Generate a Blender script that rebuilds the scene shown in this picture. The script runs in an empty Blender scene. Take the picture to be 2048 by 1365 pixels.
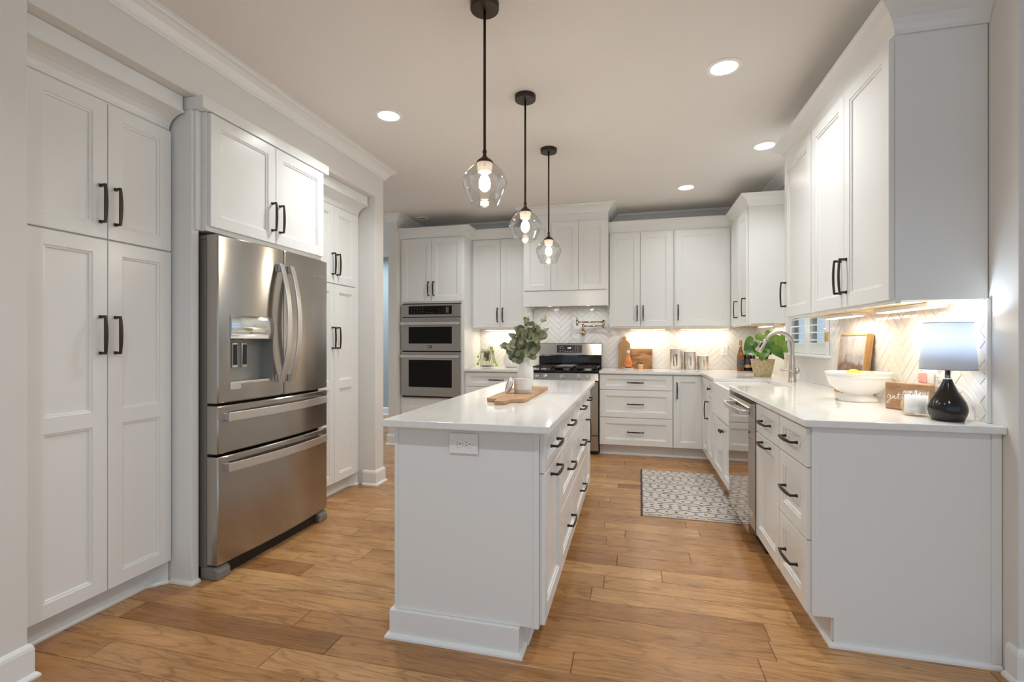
import bpy, bmesh, math, random
from mathutils import Vector, Matrix
PI = math.pi
random.seed(7)
SC = bpy.context.scene
COL = SC.collection

# ------------------------------------------------------------------ camera, world, exposure
PSI = math.atan(243 / 960)
cam_d = bpy.data.cameras.new('camera')
cam_d.sensor_width = 36
cam_d.lens = 960 / 2048 * 36
cam_d.shift_y = 1.5 / 2048
cam_d.clip_start = 0.02
cam = bpy.data.objects.new('camera', cam_d)
cam.location = (0, 0, 1.23)
cam.rotation_euler = (PI / 2, 0, PSI)
COL.objects.link(cam)
SC.camera = cam
SC.view_settings.view_transform = 'Standard'
SC.view_settings.look = 'None'
SC.view_settings.exposure = 0.0
SC.view_settings.gamma = 1
SC.view_settings.use_curve_mapping = False
SC.cycles.diffuse_bounces = 8
SC.cycles.max_bounces = 14

world = bpy.data.worlds.new('sky')
SC.world = world
world.use_nodes = True
wn = world.node_tree
bgn = wn.nodes['Background']
bgn.inputs['Color'].default_value = (0.66, 0.83, 1.0, 1)
bgn.inputs['Strength'].default_value = 1.0

def area_light(name, loc, size, power, color, size_y=None, disk=False, rot=(0, 0, 0), spread=PI):
    d = bpy.data.lights.new(name, 'AREA')
    d.shape = 'DISK' if disk else ('RECTANGLE' if size_y else 'SQUARE')
    d.size = size
    if size_y: d.size_y = size_y
    d.energy = power
    d.color = color
    d.spread = spread
    o = bpy.data.objects.new(name, d)
    o.location = loc
    o.rotation_euler = rot
    COL.objects.link(o)
    return o

def point_light(name, loc, power, color, radius=0.03):
    d = bpy.data.lights.new(name, 'POINT')
    d.energy = power
    d.color = color
    d.shadow_soft_size = radius
    o = bpy.data.objects.new(name, d)
    o.location = loc
    COL.objects.link(o)
    return o

WARM = (0.94, 0.975, 1.0)
CEIL = 2.743
CANS = [(-1.585, 2.906), (0.483, 2.848), (0.979, 4.062), (0.499, 4.969)]
for (cx_, cy_), pw in zip(CANS + [(-1.0, 0.2), (0.6, 0.2), (-1.5, 4.7)], (10.5, 10.5, 6.5, 3.6, 10, 10, 7)):
    area_light('can_light', (cx_, cy_, CEIL - 0.03), 0.13, pw, WARM, disk=True, spread=math.radians(140))

area_light('hall_fill_light', (-4.6, 6.4, 2.6), 1.2, 45, (0.85, 0.95, 1.0))  # fill lamp added to lighten the hall; it stands for no window or fixture

# ------------------------------------------------------------------ node material helpers
def mat(name, color=(0.8, 0.8, 0.8), rough=0.5, metal=0.0, **kw):
    m = bpy.data.materials.new(name)
    m.use_nodes = True
    nt = m.node_tree
    b = nt.nodes['Principled BSDF']
    b.inputs['Base Color'].default_value = (*color, 1)
    b.inputs['Roughness'].default_value = rough
    b.inputs['Metallic'].default_value = metal
    for k, v in kw.items():
        b.inputs[k].default_value = v
    return m

def nodes(m):
    nt = m.node_tree
    return nt, nt.nodes['Principled BSDF'], nt.links.new

def add(nt, t, **kw):
    n = nt.nodes.new(t)
    for k, v in kw.items():
        setattr(n, k, v)
    return n

def tex_coords(nt, scale=(1, 1, 1), kind='Object', rot=(0, 0, 0)):
    tc = add(nt, 'ShaderNodeTexCoord')
    mp = add(nt, 'ShaderNodeMapping')
    mp.inputs['Scale'].default_value = scale
    mp.inputs['Rotation'].default_value = rot
    nt.links.new(tc.outputs[kind], mp.inputs['Vector'])
    return mp.outputs['Vector']

def noise(nt, vec, scale, detail=4, rough=0.55, dist=0.0):
    n = add(nt, 'ShaderNodeTexNoise')
    n.inputs['Scale'].default_value = scale
    n.inputs['Detail'].default_value = detail
    n.inputs['Roughness'].default_value = rough
    n.inputs['Distortion'].default_value = dist
    nt.links.new(vec, n.inputs['Vector'])
    return n.outputs['Fac']

def ramp(nt, fac, stops):
    r = add(nt, 'ShaderNodeValToRGB')
    e = r.color_ramp.elements
    while len(e) < len(stops): e.new(0.5)
    for el, (p, c) in zip(e, stops):
        el.position = p
        el.color = (*c, 1) if len(c) == 3 else c
    nt.links.new(fac, r.inputs['Fac'])
    return r.outputs['Color']

def bump(nt, height, strength, dist=0.01):
    b = add(nt, 'ShaderNodeBump')
    b.inputs['Strength'].default_value = strength
    b.inputs['Distance'].default_value = dist
    nt.links.new(height, b.inputs['Height'])
    nt.links.new(b.outputs['Normal'], nt.nodes['Principled BSDF'].inputs['Normal'])

def mathn(nt, op, a, b=None, c=None):
    n = add(nt, 'ShaderNodeMath', operation=op)
    for i, v in enumerate((a, b, c)):
        if v is None: continue
        if isinstance(v, (int, float)): n.inputs[i].default_value = v
        else: nt.links.new(v, n.inputs[i])
    return n.outputs[0]

def mixc(nt, fac, a, b, mode='MIX'):
    n = add(nt, 'ShaderNodeMix', data_type='RGBA', blend_type=mode)
    for s, v in ((n.inputs[0], fac), (n.inputs[6], a), (n.inputs[7], b)):
        if isinstance(v, (int, float)): s.default_value = v
        elif isinstance(v, tuple): s.default_value = (*v, 1) if len(v) == 3 else v
        else: nt.links.new(v, s)
    return n.outputs[2]

def emit(name, color, strength):
    m = bpy.data.materials.new(name)
    m.use_nodes = True
    b = m.node_tree.nodes['Principled BSDF']
    b.inputs['Base Color'].default_value = (*color, 1)
    b.inputs['Emission Color'].default_value = (*color, 1)
    b.inputs['Emission Strength'].default_value = strength
    return m

# ------------------------------------------------------------------ materials
def painted(name, color, rough, amount=0.02):
    m = mat(name, color, rough)
    nt, b, L = nodes(m)
    bump(nt, noise(nt, tex_coords(nt), 220, 2), amount, 0.002)
    return m

M = {}
M['cab'] = painted('cabinet_paint', (0.79, 0.80, 0.785), 0.24, 0.015)
M['trim'] = painted('trim_paint', (0.81, 0.815, 0.80), 0.3)
M['wall'] = painted('wall_paint', (0.735, 0.72, 0.69), 0.6, 0.05)
M['ceil'] = painted('ceiling_paint', (0.77, 0.75, 0.72), 0.8, 0.05)
M['bluewall'] = painted('blue_grey_paint', (0.36, 0.43, 0.47), 0.6, 0.05)
M['bronze'] = mat('dark_bronze', (0.045, 0.031, 0.021), 0.38, 0.6)
M['bulbglow'] = emit('bulb_glow', (1.0, 0.86, 0.66), 30)
M['canglow'] = emit('can_glow', (1.0, 0.93, 0.83), 9)
M['barglow'] = emit('bar_glow', (1.0, 0.88, 0.70), 7)
M['glass'] = mat('clear_glass', (1, 1, 1), 0.0, 0, IOR=1.18)
def thin_glass(name, tint, body):
    m = bpy.data.materials.new(name); m.use_nodes = True
    nt = m.node_tree; out = nt.nodes['Material Output']; nt.nodes.remove(nt.nodes['Principled BSDF'])
    t = add(nt, 'ShaderNodeBsdfTransparent'); t.inputs['Color'].default_value = (*tint, 1)
    g = add(nt, 'ShaderNodeBsdfGlossy'); g.inputs['Roughness'].default_value = 0.02
    lw = add(nt, 'ShaderNodeLayerWeight'); lw.inputs['Blend'].default_value = 0.35
    f = mathn(nt, 'ADD', mathn(nt, 'MULTIPLY', lw.outputs['Fresnel'], body), 0.02)
    mx = add(nt, 'ShaderNodeMixShader')
    nt.links.new(f, mx.inputs[0]); nt.links.new(t.outputs[0], mx.inputs[1]); nt.links.new(g.outputs[0], mx.inputs[2])
    nt.links.new(mx.outputs[0], out.inputs['Surface'])
    return m
M['glass'] = thin_glass('clear_glass', (0.994, 0.994, 0.99), 0.38)
M['pane'] = thin_glass('window_glass', (0.97, 0.98, 0.985), 0.3)
M['ribglass'] = thin_glass('ribbed_glass', (0.985, 0.99, 0.99), 0.28)
M['white'] = mat('white_ceramic', (0.84, 0.825, 0.79), 0.22)
M['plastic'] = mat('white_plastic', (0.86, 0.85, 0.83), 0.3)
M['black'] = mat('black_gloss', (0.006, 0.005, 0.005), 0.06)
M['lampblack'] = mat('lamp_black', (0.010, 0.008, 0.007), 0.16)
M['ovenglass'] = mat('oven_glass', (0.006, 0.004, 0.004), 0.08, 0, IOR=1.28)
M['blackmatte'] = mat('black_matte', (0.012, 0.011, 0.010), 0.5)
M['dark'] = mat('dark_gap', (0.02, 0.018, 0.016), 0.6)
M['grey'] = mat('grey_plastic', (0.20, 0.19, 0.18), 0.45)
M['greydark'] = mat('fridge_side_grey', (0.22, 0.205, 0.185), 0.5, 0.2)
M['nickel'] = mat('brushed_nickel', (0.58, 0.53, 0.47), 0.26, 1)
M['polnickel'] = mat('polished_nickel', (0.55, 0.45, 0.34), 0.14, 1)
M['chrome'] = mat('chrome', (0.75, 0.74, 0.72), 0.06, 1)
M['brass'] = mat('brass', (0.62, 0.46, 0.20), 0.3, 1)
M['soil'] = mat('soil', (0.05, 0.03, 0.02), 0.95)
M['wax'] = mat('candle_wax', (0.85, 0.83, 0.79), 0.4)
M['lemon'] = mat('lemon_skin', (0.85, 0.62, 0.05), 0.4)
M['rawwood'] = mat('maple_underside', (0.66, 0.46, 0.24), 0.5)

def steel(name, color, rough, aniso):
    m = mat(name, color, rough, 1.0)
    nt, b, L = nodes(m)
    bump(nt, noise(nt, tex_coords(nt, (1, 1, 40)), 40, 2), 0.012, 0.002)
    b.inputs['Anisotropic'].default_value = aniso
    b.inputs['Anisotropic Rotation'].default_value = 0.25
    t = add(nt, 'ShaderNodeTangent', direction_type='RADIAL', axis='Z')
    L(t.outputs['Tangent'], b.inputs['Tangent'])
    return m
M['steel'] = steel('brushed_steel', (0.43, 0.40, 0.365), 0.2, 0.85)
M['steelbright'] = steel('bright_steel', (0.72, 0.69, 0.66), 0.32, 0.3)
M['steelsmooth'] = mat('smooth_steel', (0.50, 0.46, 0.41), 0.05, 1)
M['satin'] = mat('satin_grey', (0.33, 0.33, 0.31), 0.38, 0.6)

def quartz():
    m = mat('white_quartz', (0.8, 0.8, 0.78), 0.09)
    nt, b, L = nodes(m)
    v = tex_coords(nt)
    n1 = noise(nt, v, 5, 8, 0.62, 1.6)
    c1 = ramp(nt, n1, [(0.44, (0.80, 0.79, 0.765)), (0.5, (0.755, 0.745, 0.72)), (0.56, (0.80, 0.79, 0.765))])
    n2 = noise(nt, v, 90, 2)
    L(mixc(nt, 0.05, c1, ramp(nt, n2, [(0.4, (0.6, 0.59, 0.57)), (0.62, (0.85, 0.84, 0.82))])), b.inputs['Base Color'])
    return m
M['quartz'] = quartz()

def tile_mat():
    m = mat('glazed_tile', (0.80, 0.78, 0.745), 0.08)
    nt, b, L = nodes(m)
    bump(nt, noise(nt, tex_coords(nt), 14, 3), 0.12, 0.006)
    return m
M['tile'] = tile_mat()
M['grout'] = mat('tile_grout', (0.70, 0.68, 0.65), 0.8)

def floor_wood():
    m = mat('hickory_planks', (0.4, 0.2, 0.1), 0.3)
    nt, b, L = nodes(m)
    at = add(nt, 'ShaderNodeAttribute', attribute_name='plank')
    sep = add(nt, 'ShaderNodeSeparateColor')
    L(at.outputs['Color'], sep.inputs['Color'])
    r1, r2, r3 = sep.outputs
    tc = add(nt, 'ShaderNodeTexCoord')
    off = add(nt, 'ShaderNodeCombineXYZ')
    L(mathn(nt, 'MULTIPLY', r2, 37.0), off.inputs[0])
    L(mathn(nt, 'MULTIPLY', r3, 23.0), off.inputs[1])
    L(mathn(nt, 'MULTIPLY', r1, 11.0), off.inputs[2])
    va = add(nt, 'ShaderNodeVectorMath', operation='ADD')
    L(tc.outputs['Object'], va.inputs[0]); L(off.outputs[0], va.inputs[1])
    mp = add(nt, 'ShaderNodeMapping')
    mp.inputs['Scale'].default_value = (0.9, 6.5, 1)
    L(va.outputs[0], mp.inputs['Vector'])
    v = mp.outputs['Vector']
    # cathedral figure: bands taken from a stretched noise field
    f = noise(nt, v, 1.1, 3, 0.5, 0.4)
    band = mathn(nt, 'FRACT', mathn(nt, 'MULTIPLY', f, 11.0))
    line = mathn(nt, 'ABSOLUTE', mathn(nt, 'SUBTRACT', band, 0.5))
    line = mathn(nt, 'SMOOTH_MIN', mathn(nt, 'MULTIPLY', line, 6.5), 1.0, 0.2)
    mp2 = add(nt, 'ShaderNodeMapping')
    mp2.inputs['Scale'].default_value = (5, 120, 1)
    L(va.outputs[0], mp2.inputs['Vector'])
    pores = noise(nt, mp2.outputs['Vector'], 1.6, 3, 0.6)
    mottle = noise(nt, v, 1.7, 4, 0.6)
    base = ramp(nt, r1, [(0.0, (0.235, 0.102, 0.036)), (0.28, (0.39, 0.193, 0.072)), (0.6, (0.51, 0.277, 0.110)), (1.0, (0.61, 0.36, 0.155))])
    c = mixc(nt, 0.55, base, ramp(nt, mottle, [(0.3, (0.55, 0.48, 0.42)), (0.65, (1.15, 1.1, 1.05))]), 'MULTIPLY')
    figure = mathn(nt, 'MULTIPLY', mathn(nt, 'SUBTRACT', 1.0, line), 0.5)
    c = mixc(nt, figure, c, (0.17, 0.075, 0.028))
    pc = ramp(nt, pores, [(0.36, (0.62, 0.55, 0.5)), (0.52, (1, 1, 1))])
    c = mixc(nt, 0.6, c, pc, 'MULTIPLY')
    c = mixc(nt, mathn(nt, 'MULTIPLY', mathn(nt, 'SUBTRACT', 1.0, at.outputs['Alpha']), 0.6), c, (0.07, 0.03, 0.012))
    L(c, b.inputs['Base Color'])
    mp3 = add(nt, 'ShaderNodeMapping')
    mp3.inputs['Scale'].default_value = (14, 45, 1)
    L(va.outputs[0], mp3.inputs['Vector'])
    scrape = noise(nt, mp3.outputs['Vector'], 1.0, 2)
    bump(nt, mathn(nt, 'ADD', mathn(nt, 'MULTIPLY', scrape, 1.0), mathn(nt, 'MULTIPLY', pores, 0.25)), 0.34, 0.006)
    mr = add(nt, 'ShaderNodeMapRange')
    mr.inputs['To Min'].default_value = 0.21; mr.inputs['To Max'].default_value = 0.33
    L(mottle, mr.inputs['Value']); L(mr.outputs['Result'], b.inputs['Roughness'])
    return m
M['floor'] = floor_wood()

def board_wood(name, dark, light, scale=(3, 40, 40), rough=0.45, knots=False):
    m = mat(name, light, rough)
    nt, b, L = nodes(m)
    v = tex_coords(nt, scale)
    n = noise(nt, v, 1.2, 5, 0.6, 0.6)
    L(ramp(nt, n, [(0.32, dark), (0.62, light)]), b.inputs['Base Color'])
    bump(nt, n, 0.08, 0.002)
    return m
M['board'] = board_wood('acacia_board', (0.36, 0.19, 0.085), (0.52, 0.31, 0.16), (25, 3, 25))
M['paddle'] = board_wood('paddle_wood', (0.25, 0.13, 0.05), (0.42, 0.24, 0.10), (40, 40, 3))
M['flame'] = board_wood('rustic_board_wood', (0.10, 0.04, 0.012), (0.45, 0.23, 0.08), (4, 30, 22))
M['sign'] = board_wood('sign_wood', (0.26, 0.14, 0.065), (0.41, 0.25, 0.135), (12, 12, 40))
M['frame'] = board_wood('frame_wood', (0.36, 0.19, 0.07), (0.55, 0.32, 0.13), (30, 30, 4))
M['lid'] = board_wood('lid_wood', (0.50, 0.33, 0.17), (0.64, 0.45, 0.27), (20, 20, 20))

def leaf_mat(name, a, b_, rough=0.45, scale=18):
    m = mat(name, a, rough)
    nt, b, L = nodes(m)
    n = noise(nt, tex_coords(nt), scale, 2)
    L(ramp(nt, n, [(0.35, a), (0.65, b_)]), b.inputs['Base Color'])
    b.inputs['Subsurface Weight'].default_value = 0.0
    return m
M['euc'] = leaf_mat('eucalyptus_leaf', (0.135, 0.155, 0.08), (0.30, 0.31, 0.18), 0.5, 22)
M['leaf'] = leaf_mat('philodendron_leaf', (0.022, 0.080, 0.014), (0.115, 0.235, 0.022), 0.3, 9)
M['lime'] = leaf_mat('pothos_leaf', (0.24, 0.42, 0.03), (0.46, 0.62, 0.10), 0.4, 20)
M['succ'] = leaf_mat('succulent_leaf', (0.06, 0.12, 0.04), (0.16, 0.22, 0.09), 0.5, 60)
M['stem'] = mat('plant_stem', (0.16, 0.15, 0.06), 0.6)
M['twig'] = mat('brown_twig', (0.16, 0.10, 0.055), 0.7)

def basket_mat():
    m = mat('woven_pot', (0.5, 0.4, 0.24), 0.8)
    nt, b, L = nodes(m)
    v = tex_coords(nt, (1, 1, 2.2))
    n = noise(nt, v, 55, 4, 0.65)
    L(ramp(nt, n, [(0.34, (0.30, 0.215, 0.10)), (0.5, (0.55, 0.44, 0.26)), (0.7, (0.62, 0.52, 0.33))]), b.inputs['Base Color'])
    bump(nt, n, 0.5, 0.006)
    return m
M['basket'] = basket_mat()

def dimple_mat():
    m = mat('textured_white_vase', (0.84, 0.82, 0.78), 0.5)
    nt, b, L = nodes(m)
    vo = add(nt, 'ShaderNodeTexVoronoi')
    vo.inputs['Scale'].default_value = 70
    L(tex_coords(nt), vo.inputs['Vector'])
    bump(nt, vo.outputs['Distance'], 0.5, 0.006)
    return m
M['dimple'] = dimple_mat()

def marble_mat():
    m = mat('marble', (0.8, 0.78, 0.75), 0.15)
    nt, b, L = nodes(m)
    n = noise(nt, tex_coords(nt), 22, 6, 0.6, 1.5)
    L(ramp(nt, n, [(0.42, (0.82, 0.80, 0.77)), (0.5, (0.45, 0.42, 0.40)), (0.57, (0.82, 0.80, 0.77))]), b.inputs['Base Color'])
    return m
M['marble'] = marble_mat()

def rug_mat():
    m = mat('woven_rug', (0.6, 0.55, 0.5), 0.9)
    nt, b, L = nodes(m)
    tc = add(nt, 'ShaderNodeTexCoord')
    sep = add(nt, 'ShaderNodeSeparateXYZ')
    L(tc.outputs['Object'], sep.inputs[0])
    x, y = sep.outputs[0], sep.outputs[1]
    wob = mathn(nt, 'MULTIPLY', mathn(nt, 'SUBTRACT', noise(nt, tc.outputs['Object'], 60, 2), 0.5), 0.012)
    y = mathn(nt, 'ADD', y, wob)
    row = mathn(nt, 'DIVIDE', y, 0.043)
    ri = mathn(nt, 'FLOOR', row)
    rf = mathn(nt, 'FRACT', row)
    k = mathn(nt, 'MODULO', ri, 6.0)
    rd = mathn(nt, 'ABSOLUTE', mathn(nt, 'SUBTRACT', rf, 0.5))
    def cells(period, shift):
        cf = mathn(nt, 'FRACT', mathn(nt, 'ADD', mathn(nt, 'DIVIDE', x, period), shift))
        return mathn(nt, 'ABSOLUTE', mathn(nt, 'SUBTRACT', cf, 0.5))
    def dia_of(cd): return mathn(nt, 'ADD', mathn(nt, 'MULTIPLY', cd, 1.5), rd)
    c1, c2, c3 = cells(0.066, 0.0), cells(0.066, 0.5), cells(0.132, 0.25)
    solid = mathn(nt, 'LESS_THAN', dia_of(c1), 0.34)
    solid2 = mathn(nt, 'LESS_THAN', dia_of(c2), 0.36)
    ringd = mathn(nt, 'MULTIPLY', mathn(nt, 'LESS_THAN', dia_of(c2), 0.44), mathn(nt, 'GREATER_THAN', dia_of(c2), 0.2))
    zig = mathn(nt, 'LESS_THAN', mathn(nt, 'ABSOLUTE', mathn(nt, 'SUBTRACT', rf, mathn(nt, 'ADD', 0.15, mathn(nt, 'MULTIPLY', c3, 1.4)))), 0.14)
    zag = mathn(nt, 'LESS_THAN', mathn(nt, 'ABSOLUTE', mathn(nt, 'SUBTRACT', rf, mathn(nt, 'SUBTRACT', 0.85, mathn(nt, 'MULTIPLY', c3, 1.4)))), 0.14)
    stp = tex_coords(nt, (70, 20, 1))
    dash = mathn(nt, 'MULTIPLY', mathn(nt, 'LESS_THAN', rd, 0.17), mathn(nt, 'GREATER_THAN', noise(nt, stp, 1.0, 2), 0.44))
    pat = None
    for idx, motif in enumerate((dash, zig, solid, zag, ringd, solid2)):
        m_ = mathn(nt, 'MULTIPLY', motif, mathn(nt, 'COMPARE', k, float(idx), 0.2))
        pat = m_ if pat is None else mathn(nt, 'MAXIMUM', pat, m_)
    wear = ramp(nt, noise(nt, tc.outputs['Object'], 26, 4, 0.7), [(0.30, (0.4, 0.4, 0.4)), (0.46, (1, 1, 1))])
    fac = mathn(nt, 'MULTIPLY', mathn(nt, 'MULTIPLY', pat, wear), 1.0)
    weave = noise(nt, tex_coords(nt, (1, 1, 1)), 500, 1)
    basec = ramp(nt, weave, [(0.3, (0.50, 0.445, 0.40)), (0.7, (0.66, 0.60, 0.545))])
    L(mixc(nt, fac, basec, (0.075, 0.068, 0.070)), b.inputs['Base Color'])
    bump(nt, weave, 0.4, 0.003)
    return m
M['rug'] = rug_mat()

def art_mat():
    m = mat('misty_painting', (0.6, 0.57, 0.55), 0.6)
    nt, b, L = nodes(m)
    tc = add(nt, 'ShaderNodeTexCoord')
    sep = add(nt, 'ShaderNodeSeparateXYZ')
    L(tc.outputs['Generated'], sep.inputs[0])
    z = sep.outputs[2]
    mp = add(nt, 'ShaderNodeMapping'); mp.inputs['Scale'].default_value = (1, 9, 1.3)
    L(tc.outputs['Generated'], mp.inputs['Vector'])
    n1 = noise(nt, tc.outputs['Generated'], 3.5, 5, 0.6)
    n2 = noise(nt, mp.outputs['Vector'], 2.2, 5, 0.65)
    sky = ramp(nt, n1, [(0.3, (0.25, 0.24, 0.26)), (0.55, (0.44, 0.40, 0.38)), (0.75, (0.50, 0.46, 0.43))])
    lim = mathn(nt, 'MULTIPLY', mathn(nt, 'ADD', mathn(nt, 'SUBTRACT', n2, 0.5), mathn(nt, 'SUBTRACT', 0.66, z)), 6.0)
    lim = mathn(nt, 'MINIMUM', mathn(nt, 'MAXIMUM', lim, 0.0), 0.9)
    land = ramp(nt, n2, [(0.3, (0.07, 0.05, 0.04)), (0.5, (0.17, 0.085, 0.045)), (0.7, (0.38, 0.29, 0.24))])
    L(mixc(nt, lim, sky, land), b.inputs['Base Color'])
    return m
M['art'] = art_mat()

def shade_mat():
    m = bpy.data.materials.new('linen_shade'); m.use_nodes = True
    nt = m.node_tree
    out = nt.nodes['Material Output']; nt.nodes.remove(nt.nodes['Principled BSDF'])
    d = add(nt, 'ShaderNodeBsdfDiffuse'); d.inputs['Color'].default_value = (0.76, 0.78, 0.82, 1)
    t = add(nt, 'ShaderNodeBsdfTranslucent'); t.inputs['Color'].default_value = (0.72, 0.77, 0.84, 1)
    mx = add(nt, 'ShaderNodeMixShader'); mx.inputs[0].default_value = 0.4
    nt.links.new(d.outputs[0], mx.inputs[1]); nt.links.new(t.outputs[0], mx.inputs[2])
    nt.links.new(mx.outputs[0], out.inputs['Surface'])
    return m
M['shade'] = shade_mat()

# ------------------------------------------------------------------ mesh builder
class MB:
    def __init__(self):
        self.bm = bmesh.new()
    def box(self, a, b):
        (x0, y0, z0), (x1, y1, z1) = a, b
        x0, x1 = sorted((x0, x1)); y0, y1 = sorted((y0, y1)); z0, z1 = sorted((z0, z1))
        v = [self.bm.verts.new(p) for p in ((x0, y0, z0), (x1, y0, z0), (x1, y1, z0), (x0, y1, z0), (x0, y0, z1), (x1, y0, z1), (x1, y1, z1), (x0, y1, z1))]
        for f in ((0, 3, 2, 1), (4, 5, 6, 7), (0, 1, 5, 4), (1, 2, 6, 5), (2, 3, 7, 6), (3, 0, 4, 7)):
            self.bm.faces.new([v[i] for i in f])
        return self
    def face(self, pts, smooth=False):
        f = self.bm.faces.new([self.bm.verts.new(p) for p in pts])
        f.smooth = smooth
        return f
    def prism(self, pts, d):
        """extrude polygon (list of 3d points) by vector d"""
        n = len(pts)
        lo = [self.bm.verts.new(p) for p in pts]
        hi = [self.bm.verts.new(Vector(p) + Vector(d)) for p in pts]
        self.bm.faces.new(lo[::-1]); self.bm.faces.new(hi)
        for i in range(n):
            self.bm.faces.new((lo[i], lo[(i + 1) % n], hi[(i + 1) % n], hi[i]))
        return self
    def lathe(self, prof, seg=32, c=(0, 0, 0), cap0=True, cap1=True, smooth=True, rib=0, ribn=24):
        rings = []
        for r, z in prof:
            ring = []
            for i in range(seg):
                a = 2 * PI * i / seg
                rr = r * (1 + rib * math.cos(ribn * a)) if rib else r
                ring.append(self.bm.verts.new((c[0] + rr * math.cos(a), c[1] + rr * math.sin(a), c[2] + z)))
            rings.append(ring)
        for k in range(len(rings) - 1):
            for i in range(seg):
                f = self.bm.faces.new((rings[k][i], rings[k][(i + 1) % seg], rings[k + 1][(i + 1) % seg], rings[k + 1][i]))
                f.smooth = smooth
        if cap0: self.bm.faces.new(rings[0][::-1])
        if cap1: self.bm.faces.new(rings[-1])
        return self
    def tube(self, path, r, seg=10, caps=True, flat=None):
        path = [Vector(p) for p in path]
        rad = r if isinstance(r, (list, tuple)) else [r] * len(path)
        rings = []
        up = None
        for i, p in enumerate(path):
            t = (path[min(i + 1, len(path) - 1)] - path[max(i - 1, 0)]).normalized()
            if up is None:
                up = Vector((0, 0, 1)) if abs(t.z) < 0.9 else Vector((1, 0, 0))
            sx = t.cross(up).normalized(); up = sx.cross(t).normalized()
            ring = [self.bm.verts.new(p + sx * math.cos(2 * PI * k / seg) * rad[i] + up * math.sin(2 * PI * k / seg) * rad[i] * (flat or 1)) for k in range(seg)]
            rings.append(ring)
        for k in range(len(rings) - 1):
            for i in range(seg):
                f = self.bm.faces.new((rings[k][i], rings[k][(i + 1) % seg], rings[k + 1][(i + 1) % seg], rings[k + 1][i]))
                f.smooth = True
        if caps:
            self.bm.faces.new(rings[0][::-1]); self.bm.faces.new(rings[-1])
        return self
    def sphere(self, c, r, seg=20, sc=(1, 1, 1)):
        g = bmesh.ops.create_uvsphere(self.bm, u_segments=seg, v_segments=seg // 2, radius=r)
        for v in g['verts']:
            v.co = Vector((v.co.x * sc[0], v.co.y * sc[1], v.co.z * sc[2])) + Vector(c)
            for f in v.link_faces: f.smooth = True
        return self
    def loft(self, rings, caps=True, smooth=False):
        vr = [[self.bm.verts.new(p) for p in r] for r in rings]
        n = len(vr[0])
        for k in range(len(vr) - 1):
            for i in range(n):
                f = self.bm.faces.new((vr[k][i], vr[k][(i + 1) % n], vr[k + 1][(i + 1) % n], vr[k + 1][i]))
                f.smooth = smooth
        if caps:
            self.bm.faces.new(vr[0][::-1]); self.bm.faces.new(vr[-1])
        return self
    def sweep(self, path, prof, z=0.0, closed=False, flip=False):
        """sweep a closed (out, up) profile along a plan path with mitred corners; out is to the right of travel"""
        P = [Vector((p[0], p[1])) for p in path]
        n = len(P)
        rings = []
        for i in range(n):
            d0 = (P[i] - P[i - 1]).normalized() if (i > 0 or closed) else None
            d1 = (P[(i + 1) % n] - P[i]).normalized() if (i < n - 1 or closed) else None
            if d0 is None: d0 = d1
            if d1 is None: d1 = d0
            n0 = Vector((d0.y, -d0.x)); n1 = Vector((d1.y, -d1.x))
            b = (n0 + n1); b = b / max(b.dot(n0), 1e-6) if b.length > 1e-6 else n0
            rings.append([(P[i].x + b.x * o, P[i].y + b.y * o, z + u) for o, u in prof])
        if closed: rings.append(rings[0])
        self.loft(rings, caps=not closed)
        return self
    def build(self, name, material, parent=None, bevel=0, seg=2, recalc=True, sharp=None, loc=None, rot=None):
        if recalc: bmesh.ops.recalc_face_normals(self.bm, faces=self.bm.faces)
        me = bpy.data.meshes.new(name)
        self.bm.to_mesh(me); self.bm.free()
        me.materials.append(M[material] if isinstance(material, str) else material)
        if sharp: me.set_sharp_from_angle(angle=math.radians(sharp))
        return link(name, me, parent, bevel, seg, loc, rot)

def link(name, me, parent=None, bevel=0, seg=2, loc=None, rot=None):
    o = bpy.data.objects.new(name, me)
    COL.objects.link(o)
    if parent is not None: o.parent = parent
    if loc is not None: o.location = loc
    if rot is not None: o.rotation_euler = rot
    if bevel:
        md = o.modifiers.new('bevel', 'BEVEL')
        md.width = bevel; md.segments = seg; md.limit_method = 'ANGLE'; md.angle_limit = math.radians(40)
        md.harden_normals = False
    return o

def tag(o, label, cat, group=None, kind=None):
    o['label'] = label; o['category'] = cat
    if group: o['group'] = group
    if kind: o['kind'] = kind
    return o

def thing(name, label, cat, loc=(0, 0, 0), rotz=0, group=None):
    o = bpy.data.objects.new(name, None)
    o.empty_display_size = 0.1
    COL.objects.link(o)
    o.location = loc; o.rotation_euler = (0, 0, rotz)
    return tag(o, label, cat, group)

def struct(o):
    o['kind'] = 'structure'
    return o

def copy_tree(o, parent=None):
    c = o.copy(); COL.objects.link(c)
    if parent is not None: c.parent = parent
    for ch in list(o.children): copy_tree(ch, c)
    return c

def text_mesh(name, body, size, material, parent, loc, rot, extrude=0.0006, align='CENTER'):
    cu = bpy.data.curves.new(name, 'FONT')
    cu.body = body; cu.size = size; cu.extrude = extrude; cu.align_x = align; cu.align_y = 'CENTER'
    t = bpy.data.objects.new(name + '_curve', cu)
    COL.objects.link(t)
    dg = bpy.context.evaluated_depsgraph_get()
    me = bpy.data.meshes.new_from_object(t.evaluated_get(dg))
    bpy.data.objects.remove(t)
    me.materials.clear(); me.materials.append(M[material])
    return link(name, me, parent, loc=loc, rot=rot)

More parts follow.
